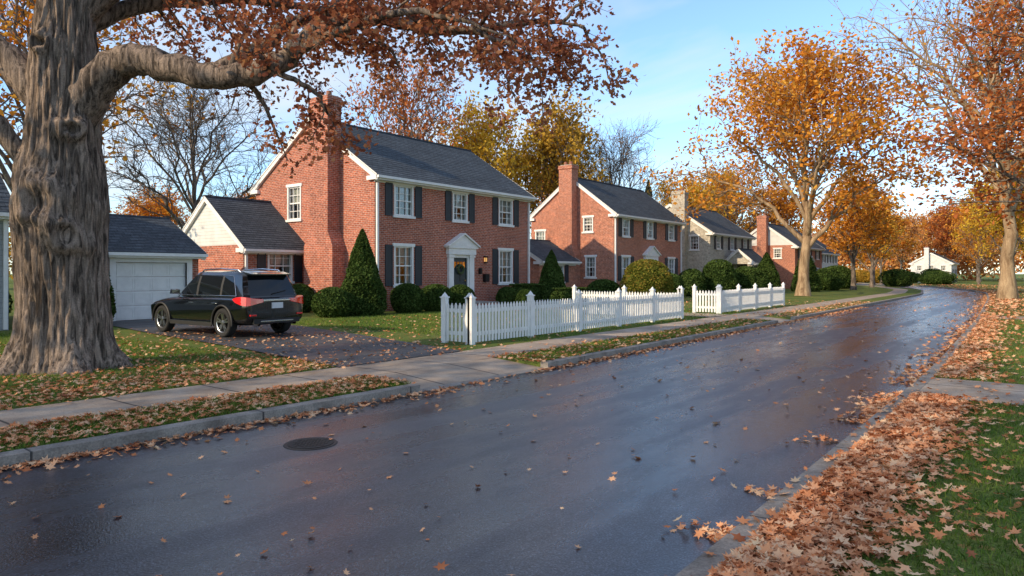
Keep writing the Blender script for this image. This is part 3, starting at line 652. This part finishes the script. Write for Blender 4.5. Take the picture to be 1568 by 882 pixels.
place(vA,T,-48,58,13,L_or); place(vB,T,-44,66,14,L_or); place(vA,T,-33.2,75.5,12.0,L_yel); place(vC,T,-31.5,84,14.5,L_or); place(vA,T,-28,92,13,L_or); place(vB,T,-36,93,15,L_yel)
place(vA,T,-15.6,76,11,L_or,1.1); place(vB,T,-16.5,90,10.0,L_or,1.2); place(vA,T,-20,110,11,L_yel); place(vC,T,-21,122,11,L_or)
place(vA,T,-24,160,13,L_pale,1.1); place(vB,T,-16.5,172,15.5,L_rust,1.2); place(vA,T,-20,180,15,L_or,1.2); place(vB,T,-10.6,156,15.5,L_or,1.1); place(vA,T,-4.0,100,13.0,L_yel,1.0); place(vB,T,-.6,76,14.0,L_yel,.95); place(vA,T,-2,125,14,L_or,1.1)
place(vB,T,6,62,14,L_or,1.1); place(vC,T,-8,118,9,L_or)
# big orange street tree, right-hand mid distance
big=crown_tree('street_tree_big',57,14,6.6,3.2,.33,17,10,6,16500,.24,[bark_t,L_or],.28,.3,0,.016)
place(big,T,-14.3,53.2,17.3,None,1.0,.6)
# tan limbed tree + rust tree on the right verge
tan=crown_tree('tan_tree',63,14,7.2,3.6,.30,16,9,6,2600,.15,[bark_t,L_or],.3,.35,2,.016,5)
place(tan,T,-2.2,55,20.5,L_or,1.0,2.2)
rust=crown_tree('rust_tree',71,14,6.2,2.2,.3,20,11,6,26000,.20,[bark_g,L_rust],.30)
place(rust,T,1.9,32,13.0,L_rust,1.0,1.0)
# unseen trees behind the camera, added to shade the road
for x,y,hh in((-11.5,-10,14),(-6.5,-19,15),(-16,-24,15)): place(vC,T,x,y,hh,L_rust,1.15)
# conifers
def conifer(name,seed,H,R,x,y):
    rng=np.random.default_rng(seed); n=8000; u=rng.random(n)**.6; z=H*(1-u*.93); az=rng.random(n)*6.283
    rr=R*(1-z/H)*(.55+.45*rng.random(n)**.4)*(1+.18*np.sin(z*6/H*7+az*2)); z=z-.25*rr
    P=np.stack([rr*np.cos(az),rr*np.sin(az),z],-1)
    lv,lc,ll,lr=leaf_arr(P,.32*(.6+.8*rng.random(n)),KITE,rng)
    t=Tree(seed); t.tube(np.array([[0,0,0],[0,0,H*.5],[0,0,H*.98]]),np.array([.2,.12,.02]),8); V=t.V[0];F=t.F[0]
    me=np_mesh(name,np.concatenate([V,lv]),np.concatenate([np.full(len(F),4),lc]),np.concatenate([F.ravel(),ll+len(V)]),np.concatenate([np.zeros(len(F),int),np.ones(n,int)]),np.concatenate([np.zeros(len(V)),lr]),[bark_g,L_grn])
    o=D.objects.new(name,me); link(o); o.location=(x,y,.1)
conifer('pine_tree',3,13,3.0,-38.6,77); conifer('pine_tree',4,11.5,2.6,-42,74)
# distant tree mass
def treeline(name,pts,mat,seed,size=.9):
    rng=np.random.default_rng(seed); P=[]
    for x,y,r,hh in pts:
        n=600; q=rng.normal(size=(n,3)); q/=np.linalg.norm(q,axis=1)[:,None]; q*=(rng.random(n)**.4)[:,None]
        P.append(np.stack([x+q[:,0]*r,y+q[:,1]*r,hh*.5+q[:,2]*hh*.5],-1))
    P=np.concatenate(P); lv,lc,ll,lr=leaf_arr(P,size*(.6+.8*rng.random(len(P))),KITE,rng)
    o=D.objects.new(name,np_mesh(name,lv,lc,ll,None,lr,[mat])); link(o)
rr=random.Random(5)
treeline('distant_tree_line',[(rr.uniform(-110,90),rr.uniform(185,260),rr.uniform(6,9),rr.uniform(13,20)) for _ in range(60)]+[(-52+i*5.5+rr.uniform(-2,2),186+rr.uniform(-3,8),5,rr.uniform(12,17)) for i in range(14)],L_pale,1)
treeline('distant_tree_line',[(-150+rr.uniform(-20,20),rr.uniform(-20,230),rr.uniform(6,9),rr.uniform(10,15)) for _ in range(50)]+[(rr.uniform(-95,-75),rr.uniform(5,150),5,rr.uniform(6,9)) for _ in range(28)],L_olv,2)
treeline('distant_tree_line',[(rr.uniform(15,60),rr.uniform(60,180),6,rr.uniform(9,14)) for _ in range(30)],L_or,3)
# ---- big oak in local frame: x to the right along the verge of the driveway, y away
t=Tree(101); rng=t.rng
oak_bark=bark_mat('oak_bark',(.06,.046,.037),(.34,.26,.205),(15,15,1.5),1.0)
def trunk():
    K,Nz=180,200; zs=np.linspace(-.1,7.2,Nz)
    zz=[-.1,.05,.25,.6,1.1,1.8,2.4,2.9,3.3,4.0,4.6,5.1,5.6,6.2,7.2]; rad=[1.06,.98,.86,.76,.70,.68,.70,.72,.68,.55,.53,.55,.47,.42,.36]
    r=np.interp(zs,zz,rad); cx=np.interp(zs,[0,2,4.3,5.5,7.2],[0,.02,.02,.05,.12]); V=[]
    for i,z in enumerate(zs):
        for j in range(K):
            a=2*math.pi*j/K; ca,sa=math.cos(a),math.sin(a)
            fl=math.exp(-max(z,0)/.35)*.17*math.sin(a*6+1.0+.8*math.sin(a*2))
            n1=noise.noise(Vector((ca*7.5,sa*7.5,z*.9))); n2=noise.noise(Vector((ca*15,sa*15,z*2.2+9)))
            n0=noise.noise(Vector((ca*1.2,sa*1.2,z*.6+4))); nw=noise.noise(Vector((ca*2.6+7,sa*2.6,z*2.1)))
            rr_=r[i]+fl+.07*n0*1.2+(.5-abs(n1)*1.6)*.085+(.5-abs(n2)*1.6)*.04
            for (ka,kz,kr_,kh) in((-.85,4.15,.15,.15),(-1.45,2.85,.30,.13),(-.95,2.35,.22,.10),(-1.7,5.6,.14,.12)):
                da=(a-ka+math.pi)%(2*math.pi)-math.pi; q=math.sqrt((da*r[i])**2+((z-kz)*.8)**2)/kr_*(1+.5*nw)
                rr_+=kh*.8*math.exp(-((q-.8)/.4)**2)+kh*.7*math.exp(-(q/1.8)**2)-kh*.75*math.exp(-(q/.42)**2)
            V.append((cx[i]+rr_*ca,rr_*sa,z))
    V=np.array(V); i=np.arange(Nz-1)[:,None]*K; j=np.arange(K)[None]; j2=(j+1)%K
    return V,np.stack([i+j,i+j2,i+K+j2,i+K+j],-1).reshape(-1,4)
v,f=trunk(); t.V.append(v); t.F.append(f); t.b=len(v)
def spline(pts,m=5):
    P=np.array(pts,float); n=len(P); out=[]
    Q=np.concatenate([[2*P[0]-P[1]],P,[2*P[-1]-P[-2]]])
    for i in range(n-1):
        for u in np.linspace(0,1,m,endpoint=False):
            a,b,c,d=Q[i:i+4]; out.append(.5*((2*b)+(-a+c)*u+(2*a-5*b+4*c-d)*u*u+(-a+3*b-3*c+d)*u**3))
    out.append(P[-1]); return np.array(out)
def limb(pts,r,n2,l2,n3,l3,tmin=.3,up=.1,droop=0,n4=1,jt=.03):
    P=spline(pts); P=jit(P,jt,rng); R=np.interp(np.linspace(0,1,len(P)),np.linspace(0,1,len(r)),r)
    # lumpy limb
    R=R*(1+.08*rng.normal(size=len(P))*.6); t.tube(P,R,14)
    if n2: t.subs(P,float(np.mean(r)),n2,l2,n3,l3,tmin,up,4,.008,n4,droop)
    return P
# main right-hand limb
limb([(.15,0,4.55),(.65,-.05,5.05),(1.2,-.1,5.42),(1.95,-.15,5.30),(2.76,-.2,5.12),(3.5,-.2,5.2),(4.14,-.15,5.55),(4.6,-.1,5.98),(5.4,0,6.2),(6.3,.15,6.1),(7.25,.3,6.12),(8.4,.4,6.3),(9.3,.5,6.25)],[.46,.34,.29,.25,.22,.2,.17,.14,.12,.10,.075,.05,.02],24,1.5,6,.5,.36,.1,.18)
limb([(2.7,-.2,5.15),(3.3,.3,5.75),(4.0,.8,6.5),(5.2,1.2,7.1),(6.6,1.5,7.4),(8.0,1.6,7.3)],[.16,.13,.1,.08,.05,.02],12,1.5,6,.5,.25,.0,.25)
limb([(4.2,-.15,5.6),(5.0,-.6,5.75),(6.0,-1.1,5.9),(7.0,-1.5,5.7),(7.8,-1.8,5.3)],[.1,.08,.06,.04,.015],10,1.1,6,.45,.2,0,.2)
limb([(3.6,-.2,5.25),(4.3,-.2,5.0),(4.7,-.1,4.6),(4.85,-.1,4.2)],[.06,.045,.03,.01],4,.55,4,.35,.3,-.2,.2)
limb([(6.6,.2,6.1),(7.4,-.2,5.9),(8.1,-.3,5.5),(8.5,-.4,5.15)],[.06,.045,.03,.01],8,.8,5,.4,.2,-.1,.2)
# left limbs
limb([(-.1,-.1,4.6),(-.6,-.2,5.2),(-1.2,-.3,5.75),(-2.2,-.3,6.2),(-3.6,-.2,7.2),(-5,0,8)],[.36,.28,.22,.2,.14,.06],12,1.8,6,.6,.55,.3,.1)
limb([(-.2,-.3,3.4),(-.9,-.6,4.35),(-1.6,-.8,4.65),(-2.6,-.9,5.0)],[.2,.13,.1,.05],5,1.0,5,.5,.6,.2)
# upper crown
limb([(.12,0,6.9),(.3,.2,8.2),(.2,.3,10),(.4,.2,12.5),(.3,0,14.5)],[.36,.3,.22,.14,.04],16,2.6,6,.8,.25,.3)
for i in range(9):
    a=i*2.4+.4; z0=6.8+i*.7; L=6.0-.32*i; c,s_=math.cos(a),math.sin(a)
    limb([(.1,0,z0),(c*L*.25,s_*L*.25,z0+.9),(c*L*.6,s_*L*.6,z0+1.6),(c*L,s_*L,z0+1.9)],[.22,.15,.1,.03],12,1.9,6,.75,.25,.3,.0,n4=0)
limb([(.2,.0,6.3),(1.2,.3,7.2),(2.8,.5,7.6),(4.5,.5,8.0),(6.5,.4,8.3),(8.5,.2,8.0)],[.3,.22,.17,.13,.08,.03],18,1.8,6,.6,.15,-.05,.25)
limb([(.0,.1,6.0),(.7,.8,6.7),(1.8,1.6,7.2),(3.2,2.2,7.3),(4.8,2.5,7.2)],[.22,.16,.12,.08,.03],10,1.3,5,.55,.2,0,.2)
L_oak=leaf_mat('oak_leaves',[(.15,.055,.04),(.30,.11,.07),(.43,.18,.10),(.54,.29,.15)],.4,.7)
me=t.mesh('oak_tree',[oak_bark,L_oak],30000,.090,.13,LOB2,.5)
o=D.objects.new('oak_tree',me); link(o); o.location=(-13.85,4.9,.1); o.rotation_euler=(0,0,math.radians(37.7))
# ------------------------------------------------------------ shrubs
def shrub(name,x,y,rx,ry,H,kind='ball',mat=None,n=7000,size=.07,seed=0,z=.1):
    rng=np.random.default_rng(seed+int(abs(x*13+y*7))); az=rng.random(n)*6.2832
    def prof(u):
        if kind=='cone': return np.clip(1-u**1.35,0,1)**.85*np.clip(.78+u*2.2,0,1)
        if kind=='box': return np.clip((1-u**7),0,1)**.5
        return np.sqrt(np.clip(1-(2*u*.92-.85)**2,0,1))
    u=rng.random(n); 
    nz=np.array([noise.noise(Vector((math.cos(a)*1.8+x,math.sin(a)*1.8+y,uu*H*1.6))) for a,uu in zip(az,u)])
    top=rng.random(n)<(.3 if kind=='box' else .0)
    rad=prof(u)*(1+.2*nz)*(1-.13*rng.random(n)**2); rad=np.where(top,rng.random(n)**.5*.95,rad); uu=np.where(top,.96+.05*nz,u)
    P=np.stack([rx*rad*np.cos(az),ry*rad*np.sin(az),uu*H],-1)
    lv,lc,ll,lr=leaf_arr(P,size*(.6+.9*rng.random(n)),KITE,rng)
    # solid inner core at the dark end of the leaf colours
    K=16;us=np.linspace(0.0,.97,10); cv=[]
    for q in us:
        for j in range(K): a=2*math.pi*j/K; r=float(prof(np.array(q)))*.84+.01; cv.append((rx*r*math.cos(a),ry*r*math.sin(a),q*H*.96))
    cv=np.array(cv); i=np.arange(9)[:,None]*K; j=np.arange(K)[None]; cf=np.stack([i+j,i+(j+1)%K,i+K+(j+1)%K,i+K+j],-1).reshape(-1,4)
    me=np_mesh(name,np.concatenate([cv,lv]),np.concatenate([np.full(len(cf),4),lc]),np.concatenate([cf.ravel(),ll+len(cv)]),None,np.concatenate([np.zeros(len(cv)),lr]),[mat or L_shrub])
    o=D.objects.new(name,me); link(o); o.location=(x,y,z); return o
L_shrub=leaf_mat('shrub_leaves',[(.018,.032,.01),(.045,.08,.02),(.075,.12,.03),(.11,.15,.045)],.1,1.5)
L_ysh=leaf_mat('yellow_shrub_leaves',[(.07,.09,.015),(.14,.16,.03),(.25,.22,.04),(.3,.15,.04)],.25,1.5)
shrub('arborvitae_shrub',-21.9,18.5,.98,.98,3.45,'cone',n=18000,size=.085)
shrub('arborvitae_shrub',-21.0,30.6,.95,.95,2.9,'cone',n=12000,size=.09)
shrub('arborvitae_shrub',-24.9,9.7,.62,.62,4.0,'cone',n=14000,size=.09); 
shrub('arborvitae_shrub',-18.6,58.5,1.3,1.3,3.4,'cone',n=7000,size=.13); shrub('arborvitae_shrub',-17.5,66,1.3,1.3,4,'cone',n=7000,size=.14)
S='boxwood_shrub'
for x,y,r,hh in((-21.6,20.7,.75,1.25),(-21.5,22.3,.72,1.2),(-21.4,23.8,.64,1.15),(-21.7,16.9,.8,1.15),(-25.3,17.9,.7,1.0),(-26.6,18.9,.6,1.2),(-21.4,27.3,.55,1.0),(-20.0,26.9,.42,.9)): shrub(S,x,y,r,r,hh,'ball',n=6000)
shrub('clipped_hedge',-21.5,28.9,.55,1.2,1.15,'box',n=9000); shrub('clipped_hedge',-19.6,30.3,.5,1.5,.95,'box',n=8000)
shrub('yellow_shrub',-18.9,37.5,1.5,1.5,2.5,'ball',L_ysh,9000,.10); shrub(S,-20.2,43.0,1.1,1.1,1.7,'ball',n=7000,size=.09); shrub('arborvitae_shrub',-20.5,47.8,1.0,1.0,2.0,'ball',n=6000,size=.1)
shrub(S,-19.5,50.3,1.3,1.3,2.7,'ball',n=7000,size=.11); shrub(S,-18.5,53.5,1.4,1.4,2.2,'ball',n=7000,size=.12)
for x,y,r,hh in((-21,36,1,1.3),(-21,45,.8,1.1),(-21,49,.8,1.0),(-19,57,1.2,1.5),(-20,62,1.2,1.3),(-17,72,1.5,2.2),(-18,80,1.8,2.5),(-15,97,2,2.2),(-20,87,2,2.4),(-13,118,2.5,2)): shrub(S,x,y,r,r,hh,'ball',n=3500,size=.13)
shrub('tall_hedge',-25.2,4.6,.7,2.6,2.1,'box',n=14000,size=.09); shrub(S,-24.0,8.6,.6,.6,1.3)
for i in range(9): shrub(S,-23-rr.uniform(0,14)+rr.uniform(0,14),105+i*4,2.0,2.0,rr.uniform(1.5,2.6),'ball',L_olv if i%2 else None,2500,.16)
# ------------------------------------------------------------ fallen leaves and grass blades
L_fall=leaf_mat('fallen_leaf',[(.26,.09,.05),(.56,.21,.09),(.72,.34,.17),(.76,.47,.28),(.76,.56,.34)],.1,3.0,.55)
def hz(x,y):
    a=xl(y); b=xr(y)
    return np.where((x>a)&(x<b),.012,np.where(((x>a-.17)&(x<=a))|((x>=b)&(x<b+.17)),.14,.135))
LP=[];LS=[]
def nk(x,y,s,th): return np.array([noise.noise(Vector((float(a)*s,float(b)*s,3.1)))>th for a,b in zip(x,y)])
def scat(n,fx,y0,y1,pw=1.0,size=.085,lift=.02,ok=None):
    y=y0+(y1-y0)*RNG.random(n)**pw; x=fx(y,n); z=hz(x,y)+RNG.random(n)*lift
    k=np.ones(n,bool)
    if ok: k=ok(x,y)
    LP.append(np.stack([x,y,z],-1)[k]); LS.append((size*(.5+.9*RNG.random(n)))[k])
E=lambda s,n:RNG.exponential(s,n)
notcut=lambda x,y:~((x>-9.0)&(((y>7.5)&(y<10.6))|((y>25.2)&(y<27.4)))|((RNG.random(len(x))<.6)&(x>-10.1)&(x<-8.9)))
# right-hand drift behind kerb
scat(12000,lambda y,n:xr(y)+.20+np.abs(RNG.normal(0,.33,n)),1.5,11,1.0,.075,.07,ok=lambda x,y:~((y>10.8)))
scat(260,lambda y,n:xr(y)+RNG.random(n)*.2,1.5,30,1.0,.08,.01)
scat(3500,lambda y,n:xr(y)+.18+np.abs(RNG.normal(0,.4,n)),13,30,1.2,.09,.03)
scat(2500,lambda y,n:xr(y)+.1+np.abs(RNG.normal(0,.9,n)),30,90,1.0,.14,.03)
scat(3000,lambda y,n:xr(y)+.2+RNG.random(n)*12,40,120,1.0,.2,.03)
scat(3200,lambda y,n:xr(y)-E(.13,n)-.03,1.5,13,1.0,.07,.03,ok=lambda x,y:nk(x*.3,y,.9,.02))
scat(2200,lambda y,n:xr(y)-E(.2,n),13,75,1.3,.10,.02)
scat(1700,lambda y,n:xr(y)+.2+RNG.random(n)*3.5,1.5,11,1.0,.075,.03,ok=lambda x,y:nk(x,y,1.2,-.25))
scat(1600,lambda y,n:xr(y)+.2+RNG.random(n)*6,11,45,1.3,.09,.02)
# left side
scat(4200,lambda y,n:xl(y)+E(.12,n),-2,40,1.3,.07,.03,ok=lambda x,y:~((y>8)&(y<10.2))|(RNG.random(len(x))<.25))
scat(4200,lambda y,n:xl(y)-.16-RNG.random(n)**.8*1.2,-1,8,1.0,.075,.03,ok=notcut)
scat(3000,lambda y,n:xl(y)-.1-RNG.random(n)*1.3,10.6,45,1.3,.085,.03,ok=notcut)
scat(4600,lambda y,n:xl(y)-2.6-E(1.6,n),-1,8.2,1.0,.075,.03)
scat(2200,lambda y,n:xl(y)-2.3-RNG.random(n)*10,-1,12,1.0,.08,.03)
scat(2400,lambda y,n:xl(y)-1.4-RNG.random(n)*11,11,45,1.2,.085,.02,ok=notcut)
scat(350,lambda y,n:-9.9-RNG.random(n)*12,8,13,1.0,.08,.04)
# road
scat(230,lambda y,n:xl(y)+.3+(xr(y)-xl(y)-.6)*RNG.random(n),1.2,14,1.1,.065,.012); scat(260,lambda y,n:xl(y)+(xr(y)-xl(y))*RNG.random(n),12,60,1.0,.09,.01)
P=np.concatenate(LP);Sz=np.concatenate(LS)
lv,lc,ll,lr=leaf_arr(P,Sz,LOBE,RNG,.33,.55); lr=np.clip(lr*.9+.05,0,1)
o=D.objects.new('fallen_leaves',np_mesh('fallen_leaves',lv,lc,ll,None,lr,[L_fall])); link(o)
# blades
G_mat=leaf_mat('grass_blades',[(.05,.09,.018),(.10,.18,.03),(.17,.26,.045),(.28,.28,.08)],.2,.8)
def blades(n,fx,y0,y1,pw,hh,w,ok=None):
    y=y0+(y1-y0)*RNG.random(n)**pw; x=fx(y,n)
    if ok is not None: k=ok(x,y); x=x[k];y=y[k]
    n=len(x); a=RNG.random(n)*6.283; h_=hh*(.5+.8*RNG.random(n)); lx=RNG.normal(size=n)*h_*.45; ly=RNG.normal(size=n)*h_*.45; ww=w*(.6+.8*RNG.random(n))
    b=np.stack([x,y,np.full(n,.118)],-1); dx=np.stack([np.cos(a)*ww,np.sin(a)*ww,np.zeros(n)],-1)
    mid=b+np.stack([lx*.35,ly*.35,h_*.6],-1); tip=b+np.stack([lx,ly,h_],-1)
    V=np.stack([b-dx,b+dx,mid+dx*.7,tip,mid-dx*.7],1).reshape(-1,3); return V,np.full(n,5),np.arange(n*5),np.repeat(RNG.random(n),5)
B=[blades(70000,lambda y,n:xr(y)+.2+RNG.random(n)**.9*5.0,2.0,10.9,1.1,.045,.003),
   blades(40000,lambda y,n:xr(y)+.2+RNG.random(n)*9,12.95,31,1.5,.05,.004),
   blades(22000,lambda y,n:xl(y)-.18-RNG.random(n)*1.1,-1,7.4,1,.05,.004),
   blades(50000,lambda y,n:xl(y)-2.6-RNG.random(n)**1.1*13,-2,8.0,1,.05,.005),
   blades(20000,lambda y,n:xl(y)-.18-RNG.random(n)*1.1,10.75,25,1.3,.05,.0045),
   blades(35000,lambda y,n:xl(y)-2.6-RNG.random(n)*11,13.6,30,1.2,.055,.006)]
off=0;Vs=[];Cs=[];Ls=[];Rs=[]
for v,c,l,r in B: Vs.append(v);Cs.append(c);Ls.append(l+off);Rs.append(r);off+=len(v)
o=D.objects.new('grass',np_mesh('grass',np.concatenate(Vs),np.concatenate(Cs),np.concatenate(Ls),None,np.concatenate(Rs),[G_mat])); link(o)
# ------------------------------------------------------------ light
el=math.radians(27); sx,sy=-.30,-.954; az=math.atan2(sx,sy)
w=D.worlds.new('World'); SC.world=w; w.use_nodes=True; nt=w.node_tree; nt.nodes.clear()
sk=nt.nodes.new('ShaderNodeTexSky'); sk.sky_type='NISHITA'; sk.sun_disc=False; sk.sun_elevation=el; sk.sun_rotation=az; sk.air_density=1.0; sk.dust_density=.3; sk.ozone_density=1.5
tc=nt.nodes.new('ShaderNodeTexCoord'); sp=nt.nodes.new('ShaderNodeSeparateXYZ'); nt.links.new(tc.outputs['Generated'],sp.inputs[0])
def wm(op,a,b):
    x=nt.nodes.new('ShaderNodeMath'); x.operation=op
    for i,q in enumerate((a,b)):
        if isinstance(q,(int,float)): x.inputs[i].default_value=q
        else: nt.links.new(q,x.inputs[i])
    return x.outputs[0]
zz=wm('ADD',wm('MAXIMUM',sp.outputs[2],0.0),.15); cb=nt.nodes.new('ShaderNodeCombineXYZ')
nt.links.new(wm('DIVIDE',sp.outputs[0],zz),cb.inputs[0]); nt.links.new(wm('DIVIDE',sp.outputs[1],zz),cb.inputs[1])
mp=nt.nodes.new('ShaderNodeMapping'); mp.inputs['Scale'].default_value=(.5,.9,1); mp.inputs['Rotation'].default_value=(0,0,.5); nt.links.new(cb.outputs[0],mp.inputs[0])
nz=nt.nodes.new('ShaderNodeTexNoise'); nz.inputs['Scale'].default_value=1.15; nz.inputs['Detail'].default_value=5; nz.inputs['Roughness'].default_value=.6; nz.inputs['Distortion'].default_value=.3; nt.links.new(mp.outputs[0],nz.inputs[0])
rp=nt.nodes.new('ShaderNodeValToRGB'); rp.color_ramp.elements[0].position=.42; rp.color_ramp.elements[0].color=(.06,.06,.06,1); rp.color_ramp.elements[1].position=.64; rp.color_ramp.elements[1].color=(.72,.72,.72,1); nt.links.new(nz.outputs[0],rp.inputs[0])
sc=nt.nodes.new('ShaderNodeMix'); sc.data_type='RGBA'; sc.blend_type='MULTIPLY'; sc.inputs[0].default_value=1; nt.links.new(sk.outputs[0],sc.inputs[6]); sc.inputs[7].default_value=(1.38,1.70,1.98,1)
mx=nt.nodes.new('ShaderNodeMix'); mx.data_type='RGBA'; nt.links.new(rp.outputs[0],mx.inputs[0]); nt.links.new(sc.outputs[2],mx.inputs[6]); mx.inputs[7].default_value=(6.3,6.4,6.5,1)
bg=nt.nodes.new('ShaderNodeBackground'); bg.inputs[1].default_value=.15; nt.links.new(mx.outputs[2],bg.inputs[0])
ow=nt.nodes.new('ShaderNodeOutputWorld'); nt.links.new(bg.outputs[0],ow.inputs[0])
sd=D.lights.new('sun','SUN'); sd.energy=5.0; sd.angle=math.radians(.6); sd.color=(1,.79,.53); so=D.objects.new('sun',sd); link(so)
dv=Vector((sx*math.cos(el),sy*math.cos(el),math.sin(el))); so.rotation_euler=dv.to_track_quat('Z','Y').to_euler(); so.location=(-30,-40,40)
cd=D.cameras.new('camera'); cd.lens=24.5; cd.sensor_width=36; cd.clip_end=3000; cd.clip_start=.1; cd.shift_y=-23/1568
co=D.objects.new('camera',cd); link(co); co.location=(0,0,1.8); co.rotation_euler=(math.pi/2,0,math.radians(37.7)); SC.camera=co
SC.view_settings.view_transform='Standard'; SC.view_settings.look='None'; SC.view_settings.exposure=0
